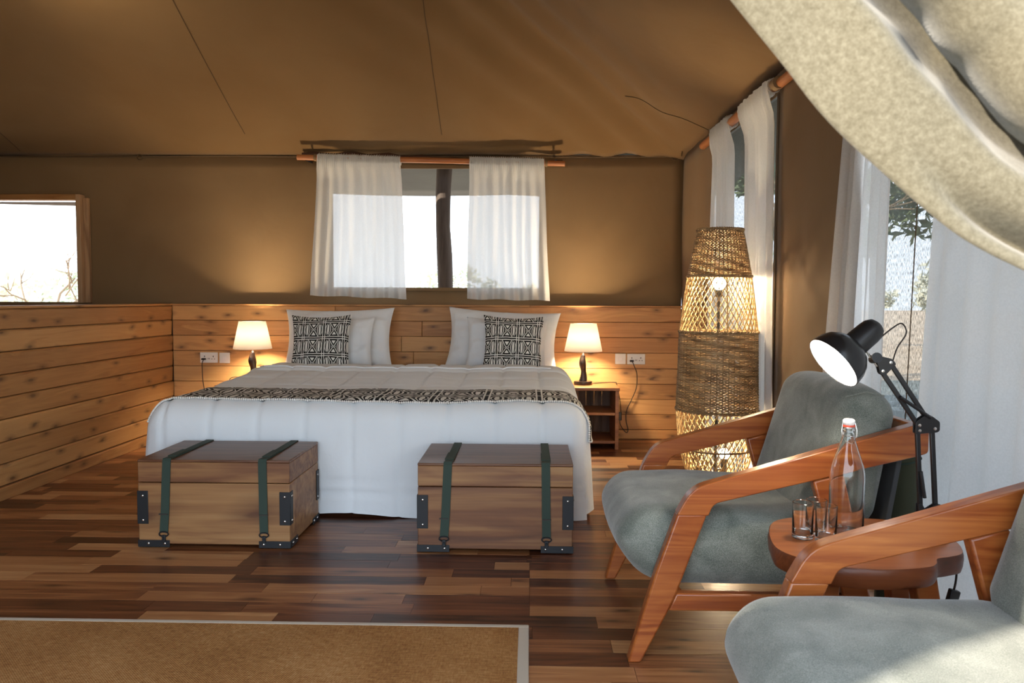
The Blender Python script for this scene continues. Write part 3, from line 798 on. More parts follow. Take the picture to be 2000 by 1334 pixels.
def build_bed():
    bed = thing('bed', (-.83, 4.9, 0), 'large double bed under a white quilted duvet between two nightstands', 'bed')
    obj('bed_base', B().box((-1.85, 4.15, .06), (.12, 6.12, .3)), M['dark_board'], bed, bevel=.01)
    for x in (-1.75, .0):
        for y in (4.3, 5.95): obj('leg', B().box((x, y, 0), (x+.07, y+.07, .06)), M['dark_wood'], bed)
    obj('mattress', B().box((-1.84, 4.16, .3), (.11, 6.12, .53)), M['mattress'], bed, bevel=.04, smooth=60)
    b = B(); step = .0165
    nx = round((BX1-BX0)/step); ny = round((BY1-BY0)/step); nz = 28
    X = lambda u: lerp(BX0, BX1, u); Y = lambda v: lerp(BY0, BY1, v)
    b.grid(lambda u, v: bed_surf((X(u), Y(v), BT)), nx, ny)
    b.grid(lambda u, v: bed_surf((X(u), BY0, lerp(.012+.012*sin(u*17), BT, v))), nx, nz)
    b.grid(lambda u, v: bed_surf((BX0, Y(u), lerp(.03, BT, v))), ny, nz)
    b.grid(lambda u, v: bed_surf((BX1, Y(u), lerp(.03+.015*sin(u*15), BT, v))), ny, nz)
    o = obj('duvet', b, M['duvet'], at=(-.83, 4.8, .012), smooth=180, label='white quilted duvet spread over the bed down to the floor', cat='duvet')
    bm = bmesh.new(); bm.from_mesh(o.data); bmesh.ops.remove_doubles(bm, verts=bm.verts, dist=.002); bmesh.ops.recalc_face_normals(bm, faces=bm.faces); bm.to_mesh(o.data); bm.free()
    obj('piping', B().tube([bed_surf((X(.07+.86*k/60), 5.2, BT), .004) for k in range(61)], .006, 6), M['pillow'], o, smooth=60)
    # runner lies across the foot of the bed and hangs over both sides
    W = BX1-BX0; drop0, drop1 = .12, .2
    def edge(a, v):
        if a < 0: return (BX0, v, BT+a)
        if a > W: return (BX1, v, BT-(a-W))
        return (a+BX0, v, BT)
    tot = W+drop0+drop1
    def yy(u, v): return lerp(4.0-.045*sst(.85, 1, u)+.02*sin(u*9), 4.42+.012*sin(u*8), v)
    def rf(u, v): return bed_surf(edge(u*tot-drop0, yy(u, v)), .006, .25)
    rn = B().grid(rf, 150, 26, uv=lambda u, v: (u*tot/.285+.3, (v*.42)/.2+.1))
    ro = obj('bed_runner', rn, M['print'], at=(-.8, 4.2, .6), smooth=180, fix=False, solid=.004, label='black and white patterned cloth runner laid across the foot of the bed', cat='bed runner')
    tr = B()
    for k in range(230):
        tr.ball(rf(k/229, 0)+V((0, -.004, 0)), .0062, 6, 4)
    for k in range(26): tr.ball(rf(1, k/25)+V((.003, 0, -.004)), .0065, 6, 4)
    t = obj('pompom_trim', tr, M['pompom'], ro, smooth=180, fix=False); t['kind'] = 'stuff'; t['label'] = 'white pompom edging'

    def pillow(w, h, th, c, lean, roll, mat, pinch=.05, uv=None, seed=0, n=36, wr=.012):
        rot = Matrix.Translation(c) @ Matrix.Rotation(-lean, 4, 'X') @ Matrix.Rotation(roll, 4, 'Y')
        b = B()
        for sgn in (-1, 1):
            def f(u, v):
                a, c_ = u*2-1, v*2-1
                ed = (1-abs(a)**3.2)*(1-abs(c_)**3.2)
                t_ = th/2*max(ed, 0)**.5*(.9+.1*c_*-1)
                x = w/2*a*(1-pinch*(1-c_*c_)*abs(a)**2); z = h/2*c_*(1-pinch*(1-a*a)*abs(c_)**2)
                wv = wr*noise.noise((a*2.2+seed, c_*2.2, seed*3+sgn))*min(1, ed*3)+.5*wr*noise.noise((a*5+c_*3+seed, c_*4-a*4, seed))*min(1, ed*3)
                return rot @ V((x, sgn*(t_+wv), z+wv*.4))
            b.grid(f, n, n, uv=(lambda u, v: uv(u, v)) if uv else None)
        return b
    g = 'white bed pillows'
    obj('pillow', pillow(.86, .5, .19, (-1.492, 5.97, .815), radians(17), radians(-1.2), None, .085, seed=1, wr=.024), M['pillow'], smooth=180, label='large white pillow against the wall on the left side of the bed', cat='pillow', group=g)
    obj('pillow', pillow(.88, .5, .19, (-.21, 5.97, .81), radians(17), radians(3.2), None, .085, seed=5, wr=.024), M['pillow'], smooth=180, label='large white pillow against the wall on the right side of the bed', cat='pillow', group=g)
    obj('pillow', pillow(.62, .42, .13, (-1.49, 5.78, .785), radians(17), radians(-1), None, .08, seed=9, wr=.02), M['pillow'], smooth=180, label='smaller white pillow behind the left patterned cushion', cat='pillow', group=g)
    obj('pillow', pillow(.62, .42, .13, (-.175, 5.78, .79), radians(17), radians(1.5), None, .08, seed=13, wr=.02), M['pillow'], smooth=180, label='smaller white pillow behind the right patterned cushion', cat='pillow', group=g)
    for x, lab, s, rl in ((-1.54, 'left black and white patterned cushion propped on the bed pillows', 21, -1.), (-.122, 'right black and white patterned cushion propped on the bed pillows', 25, 1.5)):
        obj('cushion', pillow(.45, .44, .14, (x, 5.622, .8), radians(15), radians(rl), None, .1, uv=lambda u, v: (u*2.9+.33, v*3.4+.05), seed=s, n=40, wr=.008), M['print'], smooth=180, label=lab, cat='cushion', group='patterned cushions')
build_bed()

# ------------------------------------------------------------------ storage chests
def build_chests():
    x0, x1, y0, y1 = -1.772, -1.08, 3.4, 3.868
    c = thing('chest', (-1.426, 3.634, 0), 'left wooden storage chest with green straps at the foot of the bed', 'chest', 'wooden chests')
    zb, zs, zt = .018, .3, .405
    obj('body', B().box((x0, y0, zb), (x1, y1, zs-.0015)), M['chest_x'], c, bevel=.003)
    obj('lid', B().box((x0, y0, zs+.0015), (x1, y1, zt-.012)), M['chest_x'], c, bevel=.003)
    obj('lid_board', B().box((x0-.001, y0-.001, zt-.012), (x1+.001, y1+.001, zt)), M['chest_top'], c, bevel=.004)
    for x in (x0+.03, x1-.09):
        for y in (y0+.03, y1-.09): obj('foot', B().box((x, y, 0), (x+.06, y+.06, zb)), M['iron'], c)
    def rivet(par, p, ax):
        b = B().lathe([(0, .0035), (.004, .003), (.0058, .001), (.006, 0)], p, 10, ax); obj('rivet', b, M['steel'], par, smooth=60)
    t = .004
    for sx, X in ((1, x0), (-1, x1)):
        for sy, Yc in ((1, y0), (-1, y1)):
            # upright angle on the corner
            lo, hi = .11, .262
            b = B()
            b.box((min(X-sx*t, X+sx*.046), min(Yc-sy*t, Yc), lo), (max(X-sx*t, X+sx*.046), max(Yc-sy*t, Yc), hi))
            b.box((min(X-sx*t, X), min(Yc, Yc+sy*.04), lo), (max(X-sx*t, X), max(Yc, Yc+sy*.04), hi))
            o = obj('corner_bracket', b, M['iron'], c, bevel=.0015)
            for z in (lo+.018, hi-.022):
                rivet(o, (X+sx*.022, Yc-sy*t, z), (0, -sy, 0)); rivet(o, (X-sx*t, Yc+sy*.022, z), (-sx, 0, 0))
            # foot angle
            lo, hi = .004, .036
            b = B()
            b.box((min(X-sx*t, X+sx*.142), min(Yc-sy*t, Yc), lo), (max(X-sx*t, X+sx*.142), max(Yc-sy*t, Yc), hi))
            b.box((min(X-sx*t, X), min(Yc, Yc+sy*.11), lo), (max(X-sx*t, X), max(Yc, Yc+sy*.11), hi))
            o = obj('foot_bracket', b, M['iron'], c, bevel=.0015)
            for a in (.045, .12): rivet(o, (X+sx*a, Yc-sy*t, .021), (0, -sy, 0))
            for a in (.035, .09): rivet(o, (X-sx*t, Yc+sy*a, .021), (-sx, 0, 0))
    def strap(xt, xb):
        w = .019; e = .004
        pts = [(xb, y0-e-.004, .073), (lerp(xb, xt, .4), y0-e-.003, .17), (xt, y0-e, zt-.006), (xt, y0+.002, zt+e), (xt+.004, y0+.06, zt+e), (xt+.002, y1-.002, zt+e), (xt, y1+e, zt-.01), (xt, y1+e, .12)]
        b = B()
        for i, p in enumerate(pts):
            p = V(p); d = (V(pts[min(i+1, 7)])-V(pts[max(i-1, 0)])).normalized(); nn = V((1, 0, 0)).cross(d).normalized()*.0016
            b.v += [p+V((-w, 0, 0))-nn, p+V((w, 0, 0))-nn, p+V((w, 0, 0))+nn, p+V((-w, 0, 0))+nn]
        for i in range(7):
            k = i*4
            for a in range(4): b.f.append((k+a, k+(a+1) % 4, k+4+(a+1) % 4, k+4+a))
        b.f += [(3, 2, 1, 0), (28, 29, 30, 31)]
        o = obj('strap', b, M['strap'], c)
        obj('doubled_end', B().box((xt-w-.001, y0+.05, zt+e+.001), (xt+w+.001, y0+.2, zt+e+.005), Matrix.Rotation(0, 4, 'Z')), M['strap'], o, bevel=.001)
        obj('keeper', B().box((xb-w-.001, y0-e-.0085, .155), (xb+w+.001, y0-e-.004, .16)), M['slot'], o)
        ring = [(xb+.021*cos(a), y0-.01, .066+.011*sin(a)) for a in [k*pi/8 for k in range(16)]]
        obj('buckle', B().tube(ring, .0032, 6, closed=True), M['iron'], o, smooth=60)
        obj('hook', B().box((xb-.008, y0-.013, .03), (xb+.008, y0-.0045, .062)).tube([(xb, y0-.0125, .048), (xb, y0-.019, .048)], .005, 8), M['iron'], o, bevel=.002)
    strap(x0+.135, x0+.118); strap(x1-.121, x1-.116)
    c2 = dup(c, (1.276, -.022, 0), 'right wooden storage chest with green straps at the foot of the bed')
build_chests()

# ------------------------------------------------------------------ nightstands, lamps, sockets
def build_bedside():
    x0, x1, y0, y1 = .235, .676, 5.77, 6.17
    n = thing('nightstand', (.455, 5.97, 0), 'wooden open nightstand with two shelves right of the bed', 'nightstand', 'nightstands')
    T = .47; t = .022
    obj('top', B().box((x0-.004, y0-.006, T-t), (x1+.006, y1, T)), M['nightstand'], n, bevel=.003)
    for x in (x0, x1-.028): obj('side_panel', B().box((x, y0, 0), (x+.028, y1, T-t)), M['nightstand'], n, bevel=.002)
    for z in (.045, .26): obj('shelf', B().box((x0+.028, y0+.006, z), (x1-.028, y1-.02, z+.022)), M['nightstand'], n, bevel=.002)
    k = 6; w = (x1-x0-.056)/k
    for i in range(k): obj('back_board', B().box((x0+.028+i*w+.001, y1-.018, .07), (x0+.028+(i+1)*w-.001, y1-.004, T-t-.002)), M['dark_board'], n)
    dup(n, (-2.63, 0, 0), 'wooden open nightstand left of the bed, mostly hidden by the duvet')
    cx, cy = .418, 5.985
    l = thing('table_lamp', (cx, cy, T), 'lit bedside lamp with white shade on the right nightstand', 'lamp', 'bedside lamps')
    obj('base', B().lathe([(0, 0), (.07, 0), (.072, .004), (.072, .024), (.068, .029), (0, .029)], (cx, cy, T), 32), M['dark_wood'], l, smooth=40)
    b = B(); N = 24; prof = [(.0, .027), (.02, .025), (.045, .022), (.075, .019), (.1, .023), (.125, .03), (.145, .031), (.165, .028), (.185, .022), (.2, .019)]
    for i in range(41):
        h = .2*i/40; r = interp(h, [p[0] for p in prof], [p[1] for p in prof]); tw = h*9
        for k in range(N):
            a = 2*pi*k/N; e = 1+.16*cos(2*(a-tw))
            b.v.append(V((cx+r*e*cos(a)+.005*sin(h*30), cy+r*e*sin(a), T+.029+h)))
    for i in range(40):
        for k in range(N): b.f.append((i*N+k, i*N+(k+1) % N, (i+1)*N+(k+1) % N, (i+1)*N+k))
    b.f.append(tuple(40*N+k for k in range(N)))
    obj('stem', b, M['dark_wood'], l, smooth=60)
    obj('neck', B().lathe([(.0, .228), (.011, .228), (.011, .24), (.007, .242), (.007, .275), (.013, .28), (.013, .31), (0, .31)], (cx, cy, T), 16), M['steel'], l, smooth=40)
    obj('shade', B().lathe([(.147, .262), (.101, .478)], (cx, cy, T), 48), M['lamp_shade'], l, smooth=180, solid=.002)
    obj('shade_ring', B().tube([(cx+.1*cos(a), cy+.1*sin(a), T+.476) for a in [k*pi/16 for k in range(32)]], .002, 5, closed=True).tube([(cx-.1, cy, T+.45), (cx+.1, cy, T+.45)], .0015, 5), M['steel'], l)
    obj('bulb', B().lathe([(.0, .31), (.012, .312), (.014, .325), (.028, .355), (.03, .37), (.024, .39), (0, .4)], (cx, cy, T), 16), M['bulb'], l, smooth=180)
    lamp_light('bulb_light', (cx, cy, T+.37), LAMP['bedside'], .045, l, (1, .79, .52))
    l2 = dup(l, (-2.598, 0, .004), 'lit bedside lamp with white shade on the left nightstand')
    # wall plates
    yw = YP-.001
    def sock(x, z, label, on_left):
        s = thing('power_socket', (x, yw, z), label, 'socket', 'double power sockets')
        obj('plate', B().box((x-.073, yw-.011, z-.043), (x+.073, yw, z+.043)), M['white_plastic'], s, bevel=.003)
        for q in (-.035, .037):
            obj('pin_slot', B().box((x+q-.003, yw-.0125, z+.004), (x+q+.003, yw-.0115, z+.016)), M['slot'], s)
            for e in (-.011, .011): obj('pin_slot', B().box((x+q+e-.004, yw-.0125, z-.014), (x+q+e+.004, yw-.0115, z-.009)), M['slot'], s)
            obj('rocker', B().box((x+q-.008, yw-.0135, z+.024), (x+q+.008, yw-.0115, z+.034)), M['porcelain'], s, bevel=.001)
        for e in (-.005, .005): obj('charging_port', B().box((x+e-.002, yw-.0125, z-.014), (x+e+.002, yw-.0115, z-.003)), M['slot'], s)
        return s
    def blank(x, z, label):
        s = thing('wall_switch', (x, yw, z), label, 'switch', 'wall switches')
        obj('plate', B().box((x-.043, yw-.011, z-.043), (x+.043, yw, z+.043)), M['white_plastic'], s, bevel=.003)
        obj('rocker', B().box((x-.014, yw-.0135, z-.014), (x+.014, yw-.011, z+.014)), M['porcelain'], s, bevel=.001)
    sock(.865, .652, 'white double wall socket right of the right bedside lamp', 0); blank(.738, .653, 'white square wall switch between right bedside lamp and socket')
    sock(-2.637, .643, 'white double wall socket left of the left bedside lamp', 1); blank(-2.507, .641, 'white square wall switch between left bedside lamp and socket')
    ORG[l2.name] = V(l2.location)
    def cord(lamp, pts, plug, sw=None):
        c = obj('cord', B().tube(catmull(pts, 8), .0032, 6), M['cord'], lamp, smooth=180)
        p = V(plug)
        obj('plug', B().box((p.x-.017, p.y-.03, p.z-.007), (p.x+.013, p.y, p.z+.007)), M['cord'], c, bevel=.004)
        if sw: obj('inline_switch', B().box((sw[0]-.012, sw[1]-.009, sw[2]-.034), (sw[0]+.012, sw[1]+.009, sw[2]+.034)), M['black'], c, bevel=.004)
    yb = yw-.02
    cord(l, [(.83, yb-.012, .636), (.845, yb-.02, .6), (.872, yb, .53), (.868, yb, .42), (.83, yb, .32), (.793, yb, .235), (.788, yb, .15), (.805, yb-.01, .075), (.785, yb-.02, .058), (.74, yb-.02, .12), (.735, yb-.02, .17), (.742, yb-.02, .21), (.738, yb-.04, .28), (.715, 6.12, .38), (.693, 6.1, .465), (.68, 6.1, .477), (.6, 6.1, .4745), (.492, 6.03, .4745)],
         (.83, yw-.012, .638), (.737, yb-.02, .19))
    cord(l2, [(-2.67, yb-.012, .63), (-2.684, yb-.012, .6), (-2.69, yb, .54), (-2.684, yb, .44), (-2.66, yb, .35), (-2.58, yb, .33), (-2.46, yb-.02, .4), (-2.42, 6.12, .478), (-2.36, 6.1, .5), (-2.3, 6.08, .485), (-2.255, 6.05, .478)],
         (-2.672, yw-.012, .632))
build_bedside()

# ------------------------------------------------------------------ woven floor lamp
def build_floor_lamp():
    cx, cy = 1.018, 4.17
    Z = [0, .1, .207, .337, .45, .537, .65, .76, .9, .97, 1.1, 1.257, 1.4, 1.512]
    R = [.098, .13, .16, .195, .209, .2145, .2115, .2075, .205, .203, .188, .166, .139, .116]
    rad = lambda z: interp(z, Z, R)
    L = thing('floor_lamp', (cx, cy, 0), 'tall woven cane floor lamp glowing in the right corner', 'lamp')
    def band(z0, z1, pitch, name):
        b = B(); n = 44; k = 0; z = z0
        while z <= z1:
            r0 = rad(z); pts = []
            for i in range(2*n):
                a = pi*i/n
                pts.append((cx+(r0+.0028*(1 if (i+k) % 2 else -1))*cos(a), cy+(r0+.0028*(1 if (i+k) % 2 else -1))*sin(a), z+.0012*sin(a*5+k)))
            b.tube(pts, pitch*.5, 5, closed=True); z += pitch; k += 1
        o = obj(name, b, M['wicker'], L, smooth=60, fix=False); o['kind'] = 'stuff'
        s = B()
        for i in range(n):
            a = 2*pi*(i+.25)/n
            s.tube([(cx+rad(lerp(z0, z1, t))*cos(a), cy+rad(lerp(z0, z1, t))*sin(a), lerp(z0, z1, t)) for t in (0, .25, .5, .75, 1)], .0034, 5)
        q = obj('stakes', s, M['wicker'], o, smooth=60, fix=False); q['kind'] = 'stuff'
        for zz in (z0, z1):
            rr = rad(zz)+.003
            e = B()
            for ph in (0, pi):
                e.tube([(cx+(rr+.004*cos(30*a+ph))*cos(a), cy+(rr+.004*cos(30*a+ph))*sin(a), zz+.005*sin(30*a+ph)) for a in [2*pi*i/180 for i in range(180)]], .0045, 5, closed=True)
            obj('braided_rim', e, M['wicker'], o, smooth=60, fix=False)
    band(1.262, 1.51, .0072, 'upper_woven_band'); band(.545, .965, .0072, 'middle_woven_band')
    def lattice(z0, z1, name, twist):
        b = B(); n = 40
        for sgn in (1, -1):
            for i in range(n):
                a0 = 2*pi*i/n; pts = []; m = 12
                for j in range(m+1):
                    t = j/m; z = lerp(z0, z1, t); a = a0+sgn*twist*(t-.5)
                    r = rad(z)+.002*sgn
                    pts.append((cx+r*cos(a), cy+r*sin(a), z))
                b.tube(pts, .0029, 4, caps=False)
        o = obj(name, b, M['cane'], L, smooth=60, fix=False); o['kind'] = 'stuff'
        for k in range(8):
            a = 2*pi*k/8
            obj('upright', B().tube([(cx+(rad(lerp(z0, z1, t))-.005)*cos(a), cy+(rad(lerp(z0, z1, t))-.005)*sin(a), lerp(z0, z1, t)) for t in [j/8 for j in range(9)]], .0035, 6), M['cane'], L, smooth=60)
    lattice(.965, 1.262, 'upper_cane_lattice', .85); lattice(.0, .545, 'lower_cane_lattice', 1.5)
    for z in (.006, .337): obj('hoop', B().tube([(cx+(rad(z)+.001)*cos(a), cy+(rad(z)+.001)*sin(a), z) for a in [2*pi*i/64 for i in range(64)]], .005, 6, closed=True), M['wicker'], L, smooth=60)
    obj('stand', B().lathe([(0, 0), (.075, 0), (.075, .012), (.01, .016), (.008, 1.15), (.018, 1.155), (.018, 1.19), (0, 1.19)], (cx, cy, 0), 20), M['iron'], L, smooth=40)
    obj('bulb', B().ball((cx, cy, 1.225), .035, 16, 10), M['bulb'], L, smooth=180)
    obj('lower_bulb', B().ball((cx+.045, cy, .3), .03, 16, 10), M['bulb'], L, smooth=180)
    obj('lower_socket', B().tube([(cx+.045, cy, .2), (cx+.045, cy, .275)], .016, 10).tube([(cx+.045, cy, .215), (cx, cy, .215)], .006, 6), M['iron'], L)
    lamp_light('bulb_light', (cx, cy, 1.225), LAMP['floor_top'], .04, L)
    lamp_light('lower_bulb_light', (cx+.045, cy, .3), LAMP['floor_low'], .035, L)
build_floor_lamp()

def build_ceiling_lamp():
    x, y, z = -2.75, 4.3, 2.98
    l = thing('pendant_lamp', (x, y, z), 'hanging pendant bulb under the canvas roof, above the picture', 'lamp')
    obj('cord', B().tube([(x, y, roof_z(x, y)-.03), (x, y, z+.05)], .004, 6), M['cord'], l)
    obj('socket', B().tube([(x, y, z+.03), (x, y, z+.09)], .018, 12), M['black'], l)
    obj('bulb', B().ball((x, y, z), .04, 16, 10), M['bulb'], l, smooth=180)
    lamp_light('bulb_light', (x, y, z), LAMP['ceiling'], .045, l)
build_ceiling_lamp()

# ------------------------------------------------------------------ armchairs
def rounded(poly, rs, n=5):
    out = []; N = len(poly)
    for i, p in enumerate(poly):
        p = V((*p, 0)); a = V((*poly[i-1], 0)); c = V((*poly[(i+1) % N], 0)); r = rs[i]
        if r <= 0: out.append((p.x, p.y)); continue
        u, w = (a-p).normalized(), (c-p).normalized()
        r1 = min(r, (a-p).length*.48, (c-p).length*.48)
        s, e = p+u*r1, p+w*r1
        for k in range(n+1):
            t = k/n; q = s*(1-t)**2+p*2*t*(1-t)+e*t*t; out.append((q.x, q.y))
    return out
def build_chairs():
    y0, y1 = 2.355, 3.075
    ch = thing('armchair', (.8, 2.74, 0), 'grey upholstered armchair with angular wooden frame beside the woven lamp', 'armchair', 'grey wooden armchairs')
    def frame(ya, yb):
        o = obj('side_frame', B().prism(rounded([(.458, .47), (.505, .556), (1.19, .762), (1.222, .75), (1.222, .672), (1.19, .662), (.572, .508), (.556, .47)], [.01, .06, .01, .012, .012, 0, .04, 0]), ya, yb), M['teak'], ch, bevel=.006, smooth=50)
        # front leg, rail and rear leg are pieces of that frame
        obj('front_leg', B().prism([(.313, .0), (.354, .0), (.4375, .166), (.462, .222), (.5535, .476), (.461, .476), (.4, .3)], ya, yb), M['teak'], o, bevel=.007, smooth=50)
        obj('side_rail', B().prism([(.438, .166), (1.08, .166), (1.06, .222), (.462, .222)], ya+.006, yb-.006), M['teak'], o, bevel=.006, smooth=50)
        obj('rear_leg', B().prism([(.875, .582), (.968, .607), (1.062, .222), (1.145, 0), (1.105, 0), (.985, .2)], ya+.003, yb-.003), M['teak'], o, bevel=.007, smooth=50)
    frame(y0, y0+.046); frame(y1, y1+.046)
    obj('rear_crossbar', B().box((1.182, y0+.046, .69), (1.218, y1, .757)), M['teak'], ch, bevel=.006, smooth=50)
    obj('front_rail', B().box((.452, y0+.046, .168), (.49, y1, .214)), M['teak'], ch, bevel=.005, smooth=50)
    obj('rear_rail', B().box((1.015, y0+.046, .17), (1.055, y1, .214)), M['teak'], ch, bevel=.005, smooth=50)
    def cushion(name, poly, rs, ya, yb, rb, fat, n=7):
        """outline in x,z swelling towards the middle of its width, with soft side edges"""
        pl = rounded(poly, rs, n); N = len(pl)
        cx = sum(p[0] for p in pl)/N; cz = sum(p[1] for p in pl)/N
        b = B(); m = 26
        for j in range(m+1):
            t = j/m; s = 2*t-1
            edge = 1-abs(s)
            ins = 0
            w = (yb-ya)/2
            dd = edge*w
            ins = rb*(1-sqrt(max(0, 1-(1-min(dd/rb, 1))**2)))
            for p in pl:
                dx, dz = p[0]-cx, p[1]-cz; L = sqrt(dx*dx+dz*dz)
                k = (L-ins*1.0+fat*(1-s*s))/L
                b.v.append(V((cx+dx*k, lerp(ya, yb, t), cz+dz*k)) + V((0, 0, .006*noise.noise((p[0]*5, t*4, p[1]*5)))))
        for j in range(m):
            for i in range(N): b.f.append((j*N+i, j*N+(i+1) % N, (j+1)*N+(i+1) % N, (j+1)*N+i))
        b.f.append(tuple(range(N))); b.f.append(tuple(m*N+i for i in range(N-1, -1, -1)))
        return obj(name, b, M['upholstery'], ch, smooth=70)
    ya, yb = y0+.05, y1-.004
    s = cushion('seat_cushion', [(.385, .222), (.275, .36), (.345, .462), (.6, .468), (.94, .452), (1.0, .222)], [.1, .15, .11, .2, .04, .04], ya, yb, .085, .014)
    k = cushion('back_cushion', [(.885, .44), (1.0, .845), (1.1, .862), (1.168, .8), (1.095, .42)], [.03, .12, .08, .08, .04], ya+.002, yb-.002, .085, .016)
    obj('back_panel', B().prism([(1.1, .25), (1.165, .66), (1.18, .655), (1.118, .25)], ya+.02, yb-.02), M['back_cloth'], ch, bevel=.003)
    obj('seam_piping', B().tube([(1.0, ya+.03, .835), (1.06, ya+.022, .852), (1.12, ya+.03, .838)], .002, 5), M['upholstery'], k)
    dup(ch, (.158, -1.285, 0), 'grey upholstered armchair with wooden frame in the near right foreground')
build_chairs()

# ------------------------------------------------------------------ side table and what stands on it
TT = .475
def build_table():
    t = thing('side_table', (.93, 2.13, 0), 'live edge wooden slab side table between the two armchairs', 'table')
    poly = [(.7, 2.225), (.672, 2.13), (.662, 2.035), (.69, 1.968), (.745, 1.915), (.813, 1.886), (.913, 1.882), (1.0, 1.903), (1.034, 1.93), (1.056, 1.968), (1.098, 1.984), (1.14, 2.008), (1.165, 2.05), (1.185, 2.12), (1.19, 2.22), (1.15, 2.29), (1.06, 2.33), (.95, 2.338), (.86, 2.34), (.795, 2.333), (.735, 2.292)]
    pl = smooth_closed(poly, 4); n = len(pl)
    b = B(); c = V((.93, 2.11, 0))
    lay = [(-.052, .97), (-.04, .99), (-.02, 1.0), (-.006, 1.0), (0, .985)]
    for h, k in lay:
        for i, p in enumerate(pl):
            q = V((*p, 0)); d = (q-c); w = .004*noise.noise((p[0]*34, p[1]*34, h*40))*(0 if h > -.005 else 1)
            q = c+d*k+d.normalized()*w; b.v.append(V((q.x, q.y, TT+h)))
    for j in range(4):
        for i in range(n): b.f.append((j*n+i, j*n+(i+1) % n, (j+1)*n+(i+1) % n, (j+1)*n+i))
    b.f.append(tuple(range(n))); 
    obj('slab_edge', b, M['slab_bark'], t, smooth=60, label='carved bark edge')
    top = B().prism([((p[0]-.93)*.984+.93, (p[1]-2.11)*.984+2.11) for p in pl], TT-.001, TT+.0005, 2)
    obj('slab_top', top, M['slab'], t, label='polished orange brown top')
    for (x, y, dx, dy) in ((.79, 2.02, -.05, -.06), (.83, 2.24, -.06, .05), (1.04, 2.03, .07, -.05), (1.06, 2.22, .06, .04)):
        def sq(cx, cy, w): return [(cx-w, cy-w), (cx+w, cy-w), (cx+w, cy+w), (cx-w, cy+w)]
        lo, hi = sq(x+dx, y+dy, .02), sq(x, y, .03)
        bb = B().add([(*p, 0) for p in lo]+[(*p, TT-.05) for p in hi], [(3, 2, 1, 0), (4, 5, 6, 7)]+[(i, (i+1) % 4, (i+1) % 4+4, i+4) for i in range(4)])
        obj('leg', bb, M['teak'], t, bevel=.004, smooth=50)
    z = TT+.0008
    # bottle
    cx, cy = .9, 2.168
    bo = thing('bottle', (cx, cy, z), 'clear glass swing top bottle standing on the slab table', 'bottle')
    outer = [(.0, .004), (.03, .003), (.042, 0), (.046, .006), (.047, .02), (.047, .165), (.046, .18), (.042, .2), (.034, .225), (.026, .25), (.02, .268), (.0165, .282), (.0155, .296), (.018, .298), (.018, .306), (.0155, .308)]
    inner = [(.0125, .308), (.0125, .29), (.0135, .28), (.017, .267), (.023, .249), (.031, .224), (.039, .199), (.0432, .178), (.0442, .165), (.0442, .022), (.04, .009), (0, .012)]
    obj('glass_body', B().lathe(outer+inner, (cx, cy, z), 48, closed=True), M['glass'], bo, smooth=60)
    obj('stopper', B().lathe([(0, .303), (.011, .303), (.0115, .311), (.0165, .316), (.0165, .326), (.012, .33), (0, .331)], (cx, cy, z), 20), M['porcelain'], bo, smooth=50, label='white porcelain stopper')
    obj('gasket', B().lathe([(.012, .3085), (.0165, .3085), (.0165, .3135), (.012, .3135)], (cx, cy, z), 20, closed=True), M['red_rubber'], bo, label='red rubber ring')
    w = B()
    for s in (-1, 1):
        w.tube([(cx+s*.017, cy, z+.32), (cx+s*.021, cy-.004, z+.3), (cx+s*.0205, cy-.006, z+.282), (cx+s*.017, cy-.004, z+.274), (cx+s*.012, cy-.016, z+.268), (cx, cy-.022, z+.262)], .001, 5)
    w.tube([(cx+.0185*cos(a), cy+.0185*sin(a), z+.283) for a in [k*pi/12 for k in range(24)]], .001, 5, closed=True)
    w.tube([(cx-.017, cy, z+.32), (cx+.017, cy, z+.32)], .0011, 5)
    obj('wire_bail', w, M['steel'], bo, smooth=60)
    gx, gy = .818, 2.1
    g = thing('drinking_glass', (gx, gy, z), 'nearest of three drinking glasses, right front beside the bottle', 'glass', 'drinking glasses')
    r = .0285; h = .1
    prof = [(0, 0), (r-.003, 0), (r-.0005, .002), (r-.0005, .006), (r, h), (r-.0012, h+.0008), (r-.0022, h), (r-.0028, .016), (r-.006, .0115), (0, .0115)]
    obj('glass_wall', B().lathe(prof, (gx, gy, z), 40, closed=True), M['glass'], g, smooth=50)
    dup(g, (-.053, .031, 0), 'leftmost of three drinking glasses near the table edge')
    dup(g, (-.004, .062, 0), 'hindmost of three drinking glasses, behind the other two')
    # desk lamp
    bx, by = 1.085, 2.17; y = 2.17
    L = thing('desk_lamp', (bx, by, z), 'black swing arm desk lamp lit on the slab table', 'lamp')
    obj('base', B().lathe([(0, 0), (.09, 0), (.094, .004), (.092, .014), (.075, .024), (.04, .03), (0, .031)], (bx, by, z), 40), M['black'], L, smooth=50)
    obj('base_post', B().tube([(1.125, y, z+.02), (1.125, y, z+.065)], .009, 12), M['black'], L)
    def plate(name, poly, ya, yb, r=.006): return obj(name, B().prism(rounded(poly, [r]*len(poly)), ya, yb), M['black'], L, bevel=.001)
    def bar(p, q, w, name='arm_bar'):
        a, c = V((p[0], y, p[1])), V((q[0], y, q[1])); d = (c-a).normalized(); n = V((-d.z, 0, d.x))*w/2
        pl = [((a-n).x, (a-n).z), ((c-n).x, (c-n).z), ((c+n).x, (c+n).z), ((a+n).x, (a+n).z)]
        return obj(name, B().prism(pl, y-.0055, y+.0055), M['black'], L, bevel=.0015)
